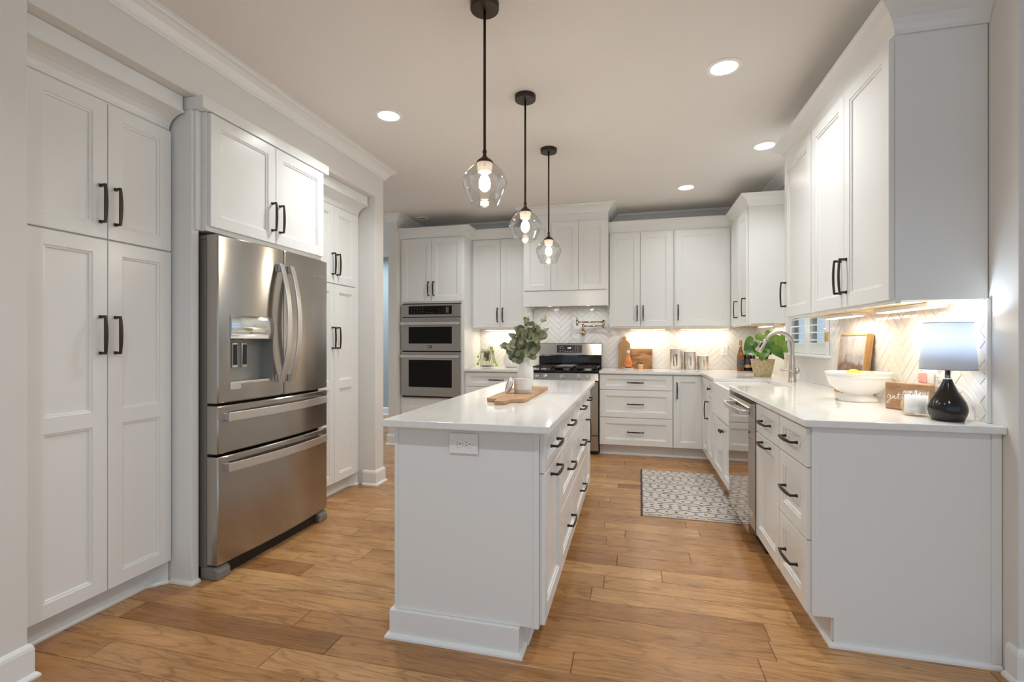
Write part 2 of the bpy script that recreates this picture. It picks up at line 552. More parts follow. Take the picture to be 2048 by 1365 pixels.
# ------------------------------------------------------------------ cabinet joinery
_cache = {}
def door_mesh(w, h, stile, rt, rb, mids=(), t=0.02):
    key = (round(w, 4), round(h, 4), stile, rt, rb, mids, t)
    if key in _cache: return _cache[key]
    mb = MB(); c = 0.0018
    us = [c, stile, w - stile, w - c]
    vs = [c, rb]
    opens = []
    lo = rb
    for m0, m1 in mids:
        opens.append((lo, m0)); vs += [m0, m1]; lo = m1
    opens.append((lo, h - rt)); vs += [h - rt, h - c]
    F = lambda u0, v0, u1, v1: mb.face([(u0, -t, v0), (u1, -t, v0), (u1, -t, v1), (u0, -t, v1)])
    for i in range(3):
        for j in range(len(vs) - 1):
            if i == 1 and any(abs(vs[j] - o[0]) < 1e-6 for o in opens): continue
            F(us[i], vs[j], us[i + 1], vs[j + 1])
    def ring(r0, n0, r1, n1):
        a = [(r0[0], -n0, r0[1]), (r0[2], -n0, r0[1]), (r0[2], -n0, r0[3]), (r0[0], -n0, r0[3])]
        b = [(r1[0], -n1, r1[1]), (r1[2], -n1, r1[1]), (r1[2], -n1, r1[3]), (r1[0], -n1, r1[3])]
        for i in range(4):
            mb.face([a[i], b[i], b[(i + 1) % 4], a[(i + 1) % 4]])
    o0 = (c, c, w - c, h - c); o1 = (0, 0, w, h)
    ring(o0, t, o1, t - c); ring(o1, t - c, o1, 0)
    mb.face([(0, 0, 0), (0, 0, h), (w, 0, h), (w, 0, 0)])
    for v0, v1 in opens:
        R = lambda k: (stile + k, v0 + k, w - stile - k, v1 - k)
        prof = [(0, t), (0.0018, t - 0.004), (0.010, t - 0.0055), (0.0125, t - 0.0115)]
        for (k0, n0), (k1, n1) in zip(prof, prof[1:]):
            ring(R(k0), n0, R(k1), n1)
        r = R(prof[-1][0]); n = prof[-1][1]
        mb.face([(r[0], -n, r[1]), (r[2], -n, r[1]), (r[2], -n, r[3]), (r[0], -n, r[3])])
    bmesh.ops.remove_doubles(mb.bm, verts=mb.bm.verts, dist=1e-5)
    bmesh.ops.recalc_face_normals(mb.bm, faces=mb.bm.faces)
    me = bpy.data.meshes.new('panel_door'); mb.bm.to_mesh(me); mb.bm.free()
    me.materials.append(M['cab'])
    _cache[key] = me
    return me

def pull_mesh(horizontal=False, L=0.172):
    key = ('pull', horizontal, L)
    if key in _cache: return _cache[key]
    mb = MB()
    h = L / 2
    T = (lambda p: (p[2], p[1], p[0])) if horizontal else (lambda p: p)
    def section(cx, y, z, wx, wy, ax):      # rectangle section; ax: 0 = normal to z, 1 = normal to y
        if ax == 0: return [T((cx - wx, y - wy, z)), T((cx + wx, y - wy, z)), T((cx + wx, y + wy, z)), T((cx - wx, y + wy, z))]
        return [T((cx - wx, y, z - wy)), T((cx + wx, y, z - wy)), T((cx + wx, y, z + wy)), T((cx - wx, y, z + wy))]
    rings = []
    for k in range(13):
        s = -1 + k / 6
        b = 1 - s * s
        rings.append(section(0, -0.030 - 0.005 * b, s * h, 0.0038 + 0.0034 * b, 0.0036, 0))
    mb.loft(rings, smooth=False)
    for s in (-1, 1):
        mb.loft([section(0, 0.0, s * (h - 0.006), 0.0062, 0.0070, 1), section(0, -0.004, s * (h - 0.006), 0.0062, 0.0070, 1),
                 section(0, -0.010, s * (h - 0.006), 0.0045, 0.0052, 1), section(0, -0.0335, s * (h - 0.005), 0.0042, 0.0050, 1)])
    bmesh.ops.recalc_face_normals(mb.bm, faces=mb.bm.faces)
    me = bpy.data.meshes.new('bar_pull'); mb.bm.to_mesh(me); mb.bm.free()
    me.materials.append(M['bronze'])
    _cache[key] = me
    return me

def knob_mesh():
    if 'knob' in _cache: return _cache['knob']
    mb = MB()
    mb.lathe([(0.009, 0), (0.008, 0.004), (0.005, 0.008), (0.005, 0.014), (0.012, 0.020), (0.0145, 0.025), (0.012, 0.029), (0.004, 0.0305)], 18)
    bmesh.ops.rotate(mb.bm, verts=mb.bm.verts, cent=(0, 0, 0), matrix=Matrix.Rotation(PI / 2, 3, 'X'))
    bmesh.ops.recalc_face_normals(mb.bm, faces=mb.bm.faces)
    me = bpy.data.meshes.new('knob'); mb.bm.to_mesh(me); mb.bm.free()
    me.materials.append(M['bronze'])
    _cache['knob'] = me
    return me

def front(root, kind, x0, x1, z0, z1, handle=None, hx=None, hz=None, stile=0.060, rt=None, rb=None, mids=(), name=None):
    """one door or drawer front on a cabinet whose frame is the local plane y = 0"""
    h = z1 - z0
    if rt is None: rt = 0.060 if h > 0.2 else 0.042
    if rb is None: rb = rt
    nm = name or kind
    d = link(nm, door_mesh(x1 - x0, h, stile, rt, rb, mids), root, loc=(x0, -0.0008, z0))
    if handle:
        me = knob_mesh() if handle == 'k' else pull_mesh(handle == 'h')
        hx = (x1 - x0) / 2 if hx is None else hx
        hz = h / 2 if hz is None else hz
        nmh = 'knob' if handle == 'k' else 'handle'
        link(nmh, me, d, loc=(hx, -0.0198, hz))
    return d

def cabinet(label, loc, rotz, w, d, z0, z1, fronts, toe=False, name='base_cabinet', cat='cabinet', group=None, under=False, body=True):
    t = thing(name, label, cat, loc, rotz, group)
    mb = MB()
    mb.box((0.0006, 0, z0), (w - 0.0006, d, z1))
    mb.build('body', 'cab', t)
    if toe:
        MB().box((0.0006, 0.07, 0.0), (w - 0.0006, d, z0 - 0.0005)).build('toe_kick', 'cab', t)
    if under:
        MB().box((0.018, 0.018, z0 - 0.004), (w - 0.018, d - 0.004, z0 - 0.0002)).build('bottom_panel', 'rawwood', t)
        mb2 = MB()
        mb2.box((0.0006, 0, z0 - 0.012), (w - 0.0006, 0.018, z0 - 0.0002))
        mb2.build('light_rail', 'cab', t)
    for f in fronts:
        front(t, *f[:5], **(f[5] if len(f) > 5 else {}))
    return t

ROT_L, ROT_R, ROT_B = PI / 2, -PI / 2, 0.0

# ------------------------------------------------------------------ room shell
WX = -2.14          # kitchen face of the wall with the pantry
RX = 1.34           # right wall face
BY = 5.905          # back wall face
AX = -2.90          # back of the pantry alcove

def planks():
    bm = bmesh.new()
    lay = bm.loops.layers.float_color.new('plank')
    rnd = random.Random(3)
    W = 0.131; g = 0.0006
    y = -3.2
    while y < 8.4:
        x = -6.0 - rnd.random() * 1.2
        while x < 5.0:
            Lp = rnd.choice((0.45, 0.6, 0.75, 0.9, 1.05, 1.2, 1.2))
            x0, x1, y0, y1 = x + g, x + Lp - g, y + g, y + W - g
            b = 0.0017
            lo = [(x0 - g, y0 - g, -0.0022), (x1 + g, y0 - g, -0.0022), (x1 + g, y1 + g, -0.0022), (x0 - g, y1 + g, -0.0022)]
            hi = [(x0 + b, y0 + b, 0), (x1 - b, y0 + b, 0), (x1 - b, y1 - b, 0), (x0 + b, y1 - b, 0)]
            colr = (min(1, max(0, rnd.gauss(0.60, 0.19))), rnd.random(), rnd.random(), 1)
            vl = [bm.verts.new(p) for p in lo]; vh = [bm.verts.new(p) for p in hi]
            fs = [bm.faces.new(vh)]
            for i in range(4):
                fs.append(bm.faces.new((vl[i], vl[(i + 1) % 4], vh[(i + 1) % 4], vh[i])))
            for k, f in enumerate(fs):
                for lp in f.loops: lp[lay] = colr if k == 0 else (*colr[:3], 0.62 if k in (1, 3) else 0.05)
            x += Lp
        y += W
    me = bpy.data.meshes.new('floor'); bm.to_mesh(me); bm.free()
    me.materials.append(M['floor'])
    return struct(link('floor', me))
planks()
struct(MB().box((-6, -3.2, CEIL), (5, 8.4, CEIL + 0.1)).build('ceiling', 'ceil'))

mb = MB()
mb.box((AX - 0.12, -3.2, 0), (WX, 1.263, CEIL))
mb.box((AX - 0.12, 1.263, 0), (AX, 3.694, CEIL))
mb.box((AX, 1.263, 2.472), (WX, 3.694, CEIL))
mb.box((-6, 3.694, 0), (WX, 3.83, CEIL))
struct(mb.build('wall_left', 'wall', bevel=0.004))

mb = MB()
WY0, WY1, WZ0, WZ1 = 3.86, 4.80, 1.118, 2.18
mb.prism([(RX, 2.115, 0), (5, 2.115, 0), (5, 2.26, 0), (RX + 0.09, 2.26, 0), (RX + 0.09, WY0, 0), (RX, WY0, 0)], (0, 0, CEIL))
mb.box((RX, WY1, 0), (RX + 0.09, BY + 0.15, CEIL))
mb.box((RX, WY0, 0), (RX + 0.09, WY1, WZ0))
mb.box((RX, WY0, WZ1), (RX + 0.09, WY1, CEIL))
struct(mb.build('wall_right', 'wall', bevel=0.004))

mb = MB()
mb.box((-2.735, BY, 0), (RX, BY + 0.15, CEIL))
mb.box((-2.845, 5.205, 0), (-2.735, BY + 0.15, CEIL))
struct(mb.build('wall_back', 'wall', bevel=0.003))
struct(MB().box((-6, 7.3, 0), (-1.5, 7.42, CEIL)).build('wall_hall', 'bluewall'))

CROWN = [(0, 0), (0, -0.088), (0.012, -0.088), (0.016, -0.078), (0.020, -0.078), (0.024, -0.066), (0.040, -0.040), (0.062, -0.022), (0.078, -0.018), (0.082, -0.008), (0.090, -0.008), (0.090, 0)]
BASEB = [(0, 0), (0.026, 0), (0.026, 0.008), (0.020, 0.017), (0.0135, 0.020), (0.0135, 0.105), (0.011, 0.116), (0.005, 0.126), (0, 0.128)]
SHOE = [(0, 0), (0.016, 0), (0.015, 0.008), (0.010, 0.015), (0, 0.018)]
def trim(n, path, prof, z, mt='trim'):
    return struct(MB().sweep(path, prof, z).build(n, mt))
trim('trim_1', [(-6, 3.83), (WX, 3.83), (WX, -3.2)][::-1], CROWN, CEIL)
def crown_path(n, pts): return trim(n, pts, CROWN, CEIL)
# travel with the wall on the left hand so that the profile grows into the room
crown_path('trim_2', [(-2.845, BY + 0.1), (-2.845, 5.205), (-2.735, 5.205), (-2.735, BY), (-1.216, BY)])
crown_path('trim_3', [(-0.270, BY), (RX, BY), (RX, 2.115), (5, 2.115)])
crown_path('trim_4', [(-6, 7.3), (-1.5, 7.3)])
trim('baseboard_left', [(WX, -3.2), (WX, 1.263), (WX - 0.06, 1.263)], BASEB, 0)
trim('baseboard_end', [(WX - 0.115, 3.694), (WX, 3.694), (WX, 3.83), (-6, 3.83)], BASEB, 0)
trim('baseboard_hall', [(-2.845, BY + 0.1), (-2.845, 5.205), (-2.7365, 5.205)], BASEB, 0)
trim('baseboard_right', [(RX, 2.16), (RX, 2.115), (5, 2.115)], BASEB, 0)
trim('baseboard_far', [(-6, 7.3), (-1.5, 7.3)], BASEB, 0)

# ------------------------------------------------------------------ herringbone backsplash
def herringbone(name, rects, to3d, normal_out):
    """rects: (u0, v0, u1, v1) areas on the wall; tiles 2 x 8 in at 45 degrees, clipped to each area"""
    W, Lt, g, th, bv = 0.0508, 0.2032, 0.0011, 0.006, 0.0022
    out = bmesh.new()
    r2 = math.sqrt(0.5)
    for (u0, v0, u1, v1) in rects:
        bm = bmesh.new()
        cu, cv = (u0 + u1) / 2, (v0 + v1) / 2
        R = math.hypot(u1 - u0, v1 - v0) / 2 + 0.4
        n = int(R / (2 * Lt * r2)) + 3
        m = int(R / (W / r2)) + 6
        au, av = round(cu / (2 * Lt * 2 * r2)) * (2 * Lt * 2 * r2), 0.914
        for j in range(-n, n + 1):
            for i in range(-m, m + 1):
                ox, oy = i * W + j * Lt, i * W - j * Lt
                for (x0, y0, x1, y1) in ((ox, oy, ox + Lt, oy + W), (ox + Lt, oy + W - Lt, ox + Lt + W, oy + W)):
                    x0 += g; y0 += g; x1 -= g; y1 -= g
                    def rot(x, y): return (au + (x - y) * r2, av + (x + y) * r2)
                    c0 = rot((x0 + x1) / 2, (y0 + y1) / 2)
                    if c0[0] < u0 - 0.16 or c0[0] > u1 + 0.16 or c0[1] < v0 - 0.16 or c0[1] > v1 + 0.16: continue
                    lo = [bm.verts.new((*rot(*p), 0)) for p in ((x0, y0), (x1, y0), (x1, y1), (x0, y1))]
                    mid = [bm.verts.new((*rot(*p), th - 0.0012)) for p in ((x0, y0), (x1, y0), (x1, y1), (x0, y1))]
                    hi = [bm.verts.new((*rot(*p), th)) for p in ((x0 + bv, y0 + bv), (x1 - bv, y0 + bv), (x1 - bv, y1 - bv), (x0 + bv, y1 - bv))]
                    bm.faces.new(hi)
                    for k in range(4):
                        q = (k + 1) % 4
                        bm.faces.new((mid[k], mid[q], hi[q], hi[k])); bm.faces.new((lo[k], lo[q], mid[q], mid[k]))
        for co, no in (((u0, 0, 0), (-1, 0, 0)), ((u1, 0, 0), (1, 0, 0)), ((0, v0, 0), (0, -1, 0)), ((0, v1, 0), (0, 1, 0))):
            bmesh.ops.bisect_plane(bm, geom=bm.verts[:] + bm.edges[:] + bm.faces[:], plane_co=co, plane_no=no, clear_outer=True)
        vm = {}
        for v in bm.verts: vm[v] = out.verts.new(to3d(v.co.x, v.co.y, v.co.z))
        for f in bm.faces: out.faces.new([vm[v] for v in f.verts])
        bm.free()
    bmesh.ops.recalc_face_normals(out, faces=out.faces)
    # open-backed tiles: make every normal face the room
    for f in out.faces:
        if f.normal.dot(normal_out) < -0.2: f.normal_flip()
    me = bpy.data.meshes.new(name); out.to_mesh(me); out.free()
    me.materials.append(M['tile'])
    return me
BT, RT = BY - 0.004, RX - 0.004
bs = struct(MB().box((-1.92, BT, 0.914), (RX, BY, 1.66)).build('wall_backsplash_grout_back', 'grout'))
o = struct(link('wall_backsplash_back', herringbone('wall_backsplash_back', [(-1.92, 0.915, RX - 0.008, 1.394), (-1.213, 1.394, -0.272, 1.66)], lambda u, v, w: (u, BT - w, v), Vector((0, -1, 0)))))
bs.parent = o
bs2 = MB()
bs2.box((RT, 2.262, 0.914), (RX, WY0 - 0.06, 1.40)); bs2.box((RT, WY0 - 0.06, 0.914), (RX, 4.81, WZ0 - 0.004)); bs2.box((RT, 4.81, 0.914), (RX, BT, 1.40))
bs2 = struct(bs2.build('wall_backsplash_grout_side', 'grout'))
o = struct(link('wall_backsplash_side', herringbone('wall_backsplash_side', [(2.266, 0.915, WY0 - 0.062, 1.394), (WY0 - 0.062, 0.915, 4.81, WZ0 - 0.006), (4.81, 0.915, BT - 0.007, 1.394)], lambda u, v, w: (RT - w, u, v), Vector((-1, 0, 0)))))
bs2.parent = o
struct(MB().box((RX - 0.014, 2.250, 0.9145), (RX, 2.262, 1.394)).build('trim_5', 'trim', bevel=0.002))

# ------------------------------------------------------------------ window over the sink
win = thing('window_1', 'white framed kitchen window with louvred shutters beside the gooseneck faucet', 'window')
win['kind'] = 'structure'
mb = MB()
for a, b in (((RX - 0.014, WY0 - 0.058, WZ0), (RX + 0.012, WY0 + 0.004, WZ1 + 0.06)), ((RX - 0.014, WY1 - 0.004, WZ0), (RX + 0.012, WY1 + 0.008, WZ1 + 0.06)), ((RX - 0.014, WY0, WZ1 - 0.004), (RX + 0.012, WY1, WZ1 + 0.06))):
    mb.box(a, b)
mb.box((RX + 0.012, WY0 + 0.0005, WZ0 + 0.01), (RX + 0.089, WY0 + 0.02, WZ1)); mb.box((RX + 0.012, WY1 - 0.02, WZ0 + 0.01), (RX + 0.089, WY1 - 0.0005, WZ1))
mb.build('window_frame', 'trim', win, bevel=0.002)
MB().box((RX - 0.045, WY0 - 0.085, WZ0 - 0.004), (RX + 0.088, WY1 + 0.008, WZ0 + 0.014)).build('window_sill', 'trim', win, bevel=0.004)
MB().box((RX + 0.066, WY0 + 0.02, WZ0 + 0.015), (RX + 0.070, WY1 - 0.02, WZ1)).build('pane', 'pane', win)
mb = MB()
mb.box((RX + 0.056, 4.31, WZ0 + 0.015), (RX + 0.080, 4.345, WZ1)); mb.box((RX + 0.056, WY0 + 0.02, 1.62), (RX + 0.080, WY1 - 0.02, 1.66))
mb.build('sash_bar', 'trim', win, bevel=0.002)
for y0, y1 in ((WY0 + 0.024, 4.325), (4.332, WY1 - 0.024)):
    mb = MB(); x0, x1 = RX + 0.016, RX + 0.038
    z0, z1 = WZ0 + 0.018, WZ1 - 0.005
    for a, b in (((x0, y0, z0), (x1, y0 + 0.05, z1)), ((x0, y1 - 0.05, z0), (x1, y1, z1)), ((x0, y0 + 0.05, z0), (x1, y1 - 0.05, z0 + 0.085)), ((x0, y0 + 0.05, z1 - 0.085), (x1, y1 - 0.05, z1))):
        mb.box(a, b)
    sh = mb.build('shutter', 'trim', win, bevel=0.003)
    lv = MB()
    z = z0 + 0.11
    while z < z1 - 0.1:
        a = math.radians(12); hw = 0.024
        dx, dz = hw * math.cos(a), hw * math.sin(a)
        xc = (x0 + x1) / 2
        lv.loft([[(xc - dx, yy, z - dz - 0.002), (xc, yy, z - 0.0055), (xc + dx, yy, z + dz - 0.002), (xc + dx, yy, z + dz + 0.002), (xc, yy, z + 0.0055), (xc - dx, yy, z - dz + 0.002)] for yy in (y0 + 0.051, y1 - 0.051)])
        z += 0.058
    lv.build('louvers', 'trim', sh)
hg = MB(); hg.box((RX - 0.0165, WY0 - 0.052, 1.232), (RX - 0.0142, WY0 + 0.002, 1.297)); hg.tube([(RX - 0.017, WY0 + 0.003, 1.230), (RX - 0.017, WY0 + 0.003, 1.299)], 0.0045)
hg.build('hinge', 'brass', win)
# ------------------------------------------------------------------ outside the window
hedge = MB()
rr = random.Random(5)
for i in range(60):
    hedge.sphere((8.5 + rr.random() * 0.9, 8 + i * 0.36 + rr.random() * 0.3, 0.1 + rr.random() * 0.6), 0.45 + 0.3 * rr.random(), 10)
tag(hedge.build('hedge', 'euc'), 'grey green hedge far outside beyond the shuttered window', 'hedge', kind='stuff')

# ------------------------------------------------------------------ pantry wall
def pantry(label, y0, w, d0, d1, dm, grp):
    t = thing('pantry_cabinet', label, 'cabinet', (-2.30, y0, 0), ROT_L, grp)
    MB().box((0.001, 0, 0.113), (w - 0.001, 0.58, 2.310)).build('body', 'cab', t)
    mbt = MB()
    mbt.prism([(0.001, 0.07, 0), (w - 0.082, 0.07, 0), (w - 0.006, 0.004, 0), (w - 0.006, 0.58, 0), (0.001, 0.58, 0)], (0, 0, 0.112))
    mbt.sweep([(0.001, 0.0698), (w - 0.082, 0.0698), (w - 0.006, 0.0038)], SHOE, 0)
    mbt.build('toe_kick', 'cab', t)
    gp = 0.0018
    for a, b, hside in ((d0, dm, 1), (dm, d1, 0)):
        ww = b - a - 2 * gp
        hx = ww - 0.030 if hside else 0.030
        front(t, 'door', a + gp, b - gp, 1.690, 2.296, handle='v', hx=hx, hz=0.150)
        front(t, 'door', a + gp, b - gp, 0.118, 1.682, handle='v', hx=hx, hz=1.142, mids=((0.74, 0.805),))
    # cove crown over the doors
    prof = [(0.0, 2.3105), (0.006, 2.3105), (0.008, 2.324), (0.016, 2.343), (0.030, 2.360), (0.050, 2.374), (0.075, 2.383), (0.096, 2.387), (0.100, 2.388), (0.100, 2.398), (0.092, 2.401), (0.092, 2.470), (0.0, 2.470)]
    MB().loft([[(x, -o, z) for o, z in prof] for x in (0.010, w - 0.010)]).build('crown_moulding', 'cab', t)
    return t
pantry('tall white four-door pantry cabinet before the fridge, its doors nearest the camera', 1.265, 0.688, 0.068, 0.678, 0.373, 'pantry cabinets')
pantry('tall white four-door pantry cabinet past the fridge, half hidden by its stainless doors', 2.984, 0.706, 0.026, 0.640, 0.333, 'pantry cabinets')

fc = thing('over_fridge_cabinet', 'white two-door cabinet with side panels boxed around the stainless fridge', 'cabinet', (-2.12, 1.955, 0), ROT_L)
W_ = 1.027
MB().box((0.041, 0.0, 1.800), (W_ - 0.041, 0.76, 2.408)).build('body', 'cab', fc)
for x0, x1 in ((0.0, 0.040), (W_ - 0.040, W_)):
    MB().box((x0, 0.045, 0), (x1, 0.775, 2.408)).build('side_panel', 'cab', fc, bevel=0.0015)
MB().box((0.012, 0.03, 1.80), (0.040, 0.0448, 2.408)).build('filler', 'cab', fc)
front(fc, 'door', 0.050, 0.510, 1.823, 2.405, handle='v', hx=0.430, hz=0.155)
front(fc, 'door', 0.514, 0.974, 1.823, 2.405, handle='v', hx=0.030, hz=0.155)
trim('trim_10', [(-2.296, 1.955), (-2.1648, 1.955), (-2.1648, 1.994)], SHOE, 0)
MB().box((0.0, -0.026, 2.410), (W_, 0.775, 2.4715)).build('top_rail', 'cab', fc, bevel=0.002)

# ------------------------------------------------------------------ refrigerator (local: x to the right seen from the front, y into the body)
fr = thing('refrigerator', 'stainless steel french-door refrigerator with water dispenser between white pantry cabinets', 'refrigerator', (-2.066, 2.012, 0), ROT_L)
FW = 0.910
def fy(x):                                   # gentle crown of the door skins
    s = (x / FW) * 2 - 1
    return -0.026 * (1 - s * s)
def skin(x0, x1, z0, z1, t=0.066, hole=None, n=10):
    mb = MB(); bm = mb.bm; r = 0.006
    us = sorted(set([x0, x0 + r, x1 - r, x1] + [x0 + r + (x1 - x0 - 2 * r) * k / n for k in range(1, n)] + ([hole[0], hole[2]] if hole else [])))
    vs = [z0, z0 + r, z1 - r, z1] if not hole else [z0, z0 + r, hole[1], hole[3], z1 - r, z1]
    def dep(u, v):
        e = 0.0
        du = min(u - x0, x1 - u); dv = min(v - z0, z1 - v)
        if du < r * 0.5 or dv < r * 0.5: e = 0.005
        return fy(u) + e
    V = [[bm.verts.new((u, dep(u, v), v)) for v in vs] for u in us]
    for i in range(len(us) - 1):
        for j in range(len(vs) - 1):
            if hole and us[i] >= hole[0] - 1e-6 and us[i + 1] <= hole[2] + 1e-6 and vs[j] >= hole[1] - 1e-6 and vs[j + 1] <= hole[3] + 1e-6: continue
            f = bm.faces.new((V[i][j], V[i + 1][j], V[i + 1][j + 1], V[i][j + 1])); f.smooth = True
    B = [[bm.verts.new((u, t, v)) for v in (z0, z1)] for u in us]
    for i in range(len(us) - 1):
        bm.faces.new((B[i][0], B[i][1], B[i + 1][1], B[i + 1][0]))
        bm.faces.new((V[i][0], B[i][0], B[i + 1][0], V[i + 1][0]))
        bm.faces.new((V[i][-1], V[i + 1][-1], B[i + 1][1], B[i][1]))
    for i, cap in ((0, 0), (len(us) - 1, 1)):
        bm.faces.new([V[i][j] for j in range(len(vs))] + [B[i][1], B[i][0]])
    return mb
H0 = (0.072, 1.005, 0.362, 1.372)
MB().box((0.004, 0.072, 0.06), (FW - 0.004, 0.74, 1.760)).build('body', 'greydark', fr, bevel=0.004)
for x0, x1 in ((0.005, 0.10), (FW - 0.10, FW - 0.005)):
    MB().box((x0, 0.02, 1.7605), (x1, 0.20, 1.784)).build('hinge_cover', 'grey', fr, bevel=0.004)
ld = skin(0.002, 0.4535, 0.912, 1.782, hole=H0).build('left_door', 'steel', fr, sharp=35)
rd = skin(0.4575, FW - 0.002, 0.912, 1.782).build('right_door', 'steel', fr, sharp=35)
md = skin(0.002, FW - 0.002, 0.650, 0.897).build('upper_drawer', 'steel', fr, sharp=35)
bd = skin(0.002, FW - 0.002, 0.078, 0.634).build('freezer_drawer', 'steel', fr, sharp=35)
MB().box((0.01, 0.0665, 0.07), (FW - 0.01, 0.0715, 1.755)).build('door_gasket', 'blackmatte', fr)
MB().box((0.02, 0.03, 0.0), (FW - 0.02, 0.08, 0.058)).build('toe_grille', 'blackmatte', fr)
for x0, x1 in ((0.0, 0.085), (FW - 0.085, FW)):
    ft = MB(); ft.prism([(x0, -0.002, 0.0), (x0, 0.11, 0.0), (x0, 0.11, 0.062), (x0, 0.02, 0.066), (x0, -0.002, 0.045)], (x1 - x0, 0, 0))
    ft.build('foot', 'grey', fr, bevel=0.008)
def bowed(mb, p0, p1, out, bulge, hw, th, vertical):
    """flat bar bowed outwards between two ends standing on the skin"""
    rings = []
    N = 18
    for k in range(N + 1):
        s = k / N
        b = 1 - (2 * s - 1) ** 2
        px = p0[0] + (p1[0] - p0[0]) * s; pz = p0[1] + (p1[1] - p0[1]) * s
        y = fy(px) - out - bulge * b
        if vertical: rings.append([(px - hw, y, pz), (px + hw, y, pz), (px + hw, y + th, pz), (px - hw, y + th, pz)])
        else: rings.append([(px, y, pz - hw), (px, y, pz + hw), (px, y + th, pz + hw), (px, y + th, pz - hw)])
    mb.loft(rings)
    for (px, pz), sgn in ((p0, 1), (p1, -1)):
        y = fy(px)
        if vertical: mb.box((px - hw * 0.8, y - out + th * 0.5, pz), (px + hw * 0.8, y - 0.0005, pz + sgn * 0.045))
        else: mb.box((px, y - out + th * 0.5, pz - hw * 0.8), (px + sgn * 0.03, y + 0.004, pz + hw * 0.8))
    return mb
bowed(MB(), (0.412, 0.99), (0.412, 1.69), 0.022, 0.058, 0.0175, 0.010, True).build('handle', 'steelbright', ld, bevel=0.0025)
bowed(MB(), (0.499, 0.99), (0.499, 1.69), 0.022, 0.058, 0.0175, 0.010, True).build('handle', 'steelbright', rd, bevel=0.0025)
bowed(MB(), (0.045, 0.838), (FW - 0.045, 0.838), 0.028, 0.016, 0.0235, 0.010, False).build('handle', 'steelbright', md, bevel=0.0025)
bowed(MB(), (0.045, 0.575), (FW - 0.045, 0.575), 0.028, 0.016, 0.0235, 0.010, False).build('handle', 'steelbright', bd, bevel=0.0025)
# dispenser in the left door
x0, z0, x1, z1 = H0
yb = 0.058
mb = MB()
for q in (((x0, fy(x0), z0), (x0, fy(x0), z1), (x0, yb, z1), (x0, yb, z0)), ((x1, fy(x1), z0), (x1, yb, z0), (x1, yb, z1), (x1, fy(x1), z1)),
          ((x0, fy(x0), z1), (x1, fy(x1), z1), (x1, yb, z1), (x0, yb, z1)), ((x0, fy(x0), z0), (x0, yb, z0), (x1, yb, z0), (x1, fy(x1), z0)),
          ((x0, yb, z0), (x0, yb, z1), (x1, yb, z1), (x1, yb, z0))):
    mb.face(q)
mb.build('dispenser_recess', 'satin', ld)
rings = []
for xx in [x0 + 0.001 + (x1 - x0 - 0.002) * k / 8 for k in range(9)]:
    y0 = fy(xx)
    prof = [(y0 - 0.004, z1 - 0.001), (y0 - 0.010, z1 - 0.03), (y0 - 0.012, z1 - 0.08), (y0 - 0.004, z1 - 0.125), (y0 + 0.006, z1 - 0.130), (y0 + 0.02, z1 - 0.125), (y0 + 0.02, z1 - 0.001)]
    rings.append([(xx, a, b) for a, b in prof])
MB().loft(rings, smooth=True).build('dispenser_hood', 'chrome', ld, sharp=40)
for px in (x0 + 0.045, x0 + 0.110):
    pd = MB().box((px, 0.020, 1.09), (px + 0.036, 0.032, 1.225)).build('dispenser_paddle', 'chrome', ld, bevel=0.003)
    MB().box((px + 0.005, 0.0185, 1.105), (px + 0.031, 0.0198, 1.215)).build('paddle_pad', 'blackmatte', ld)
MB().box((x0 + 0.001, fy(x0) - 0.006, z0 - 0.030), (x1 - 0.001, 0.05, z0 + 0.012)).build('drip_tray', 'steelbright', ld, bevel=0.003)
text_mesh('brand_lettering', 'Whirlpool', 0.026, 'chrome', rd, (0.80, fy(0.80) - 0.0016, 1.668), (PI / 2, 0, 0.03))

# ------------------------------------------------------------------ back wall: oven tower
oc = thing('oven_cabinet', 'tall white cabinet holding the built-in double oven', 'cabinet', (-2.734, 5.31, 0), 0)
OW = 0.816
mb = MB()
mb.box((0.0, 0, 0.113), (OW, 0.59, 0.560)); mb.box((0.0, 0, 1.690), (OW, 0.59, 2.472))
mb.box((0, 0, 0.5602), (0.0165, 0.59, 1.6898)); mb.box((OW - 0.0405, 0, 0.5602), (OW, 0.59, 1.6898)); mb.box((0.0202, 0.57, 0.5602), (OW - 0.0202, 0.59, 1.6898))
mb.build('body', 'cab', oc)
MB().box((0.0, 0.07, 0), (OW, 0.59, 0.1125)).build('toe_kick', 'cab', oc)
front(oc, 'door', 0.022, 0.406, 1.710, 2.458, handle='v', hx=0.384 - 0.030, hz=0.150)
front(oc, 'door', 0.410, 0.794, 1.710, 2.458, handle='v', hx=0.030, hz=0.150)
front(oc, 'drawer', 0.022, 0.794, 0.120, 0.455, handle='h')

ov = thing('wall_oven', 'stainless double wall oven with black windows built into the white tower', 'oven', (-2.717, 5.31, 0), 0)
MB().box((0.006, 0.0, 0.572), (0.752, 0.55, 1.676)).build('body', 'blackmatte', ov)
def oven_panel(z0, z1, win_, nm):
    mbp = MB()
    (wx0, wz0, wx1, wz1) = win_
    for a, b in (((0, -0.034, z0), (wx0, -0.0006, z1)), ((wx1, -0.034, z0), (0.758, -0.0006, z1)), ((wx0, -0.034, z0), (wx1, -0.0006, wz0)), ((wx0, -0.034, wz1), (wx1, -0.0006, z1))):
        mbp.box(a, b)
    bmesh.ops.remove_doubles(mbp.bm, verts=mbp.bm.verts, dist=1e-5)
    d = mbp.build(nm, 'steel', ov)
    MB().box((wx0 + 0.0005, -0.0325, wz0 + 0.0005), (wx1 - 0.0005, -0.004, wz1 - 0.0005)).build('oven_window' if nm != 'control_panel' else 'control_glass', 'ovenglass', d)
    return d
cp = oven_panel(1.525, 1.676, (0.103, 1.555, 0.655, 1.655), 'control_panel')
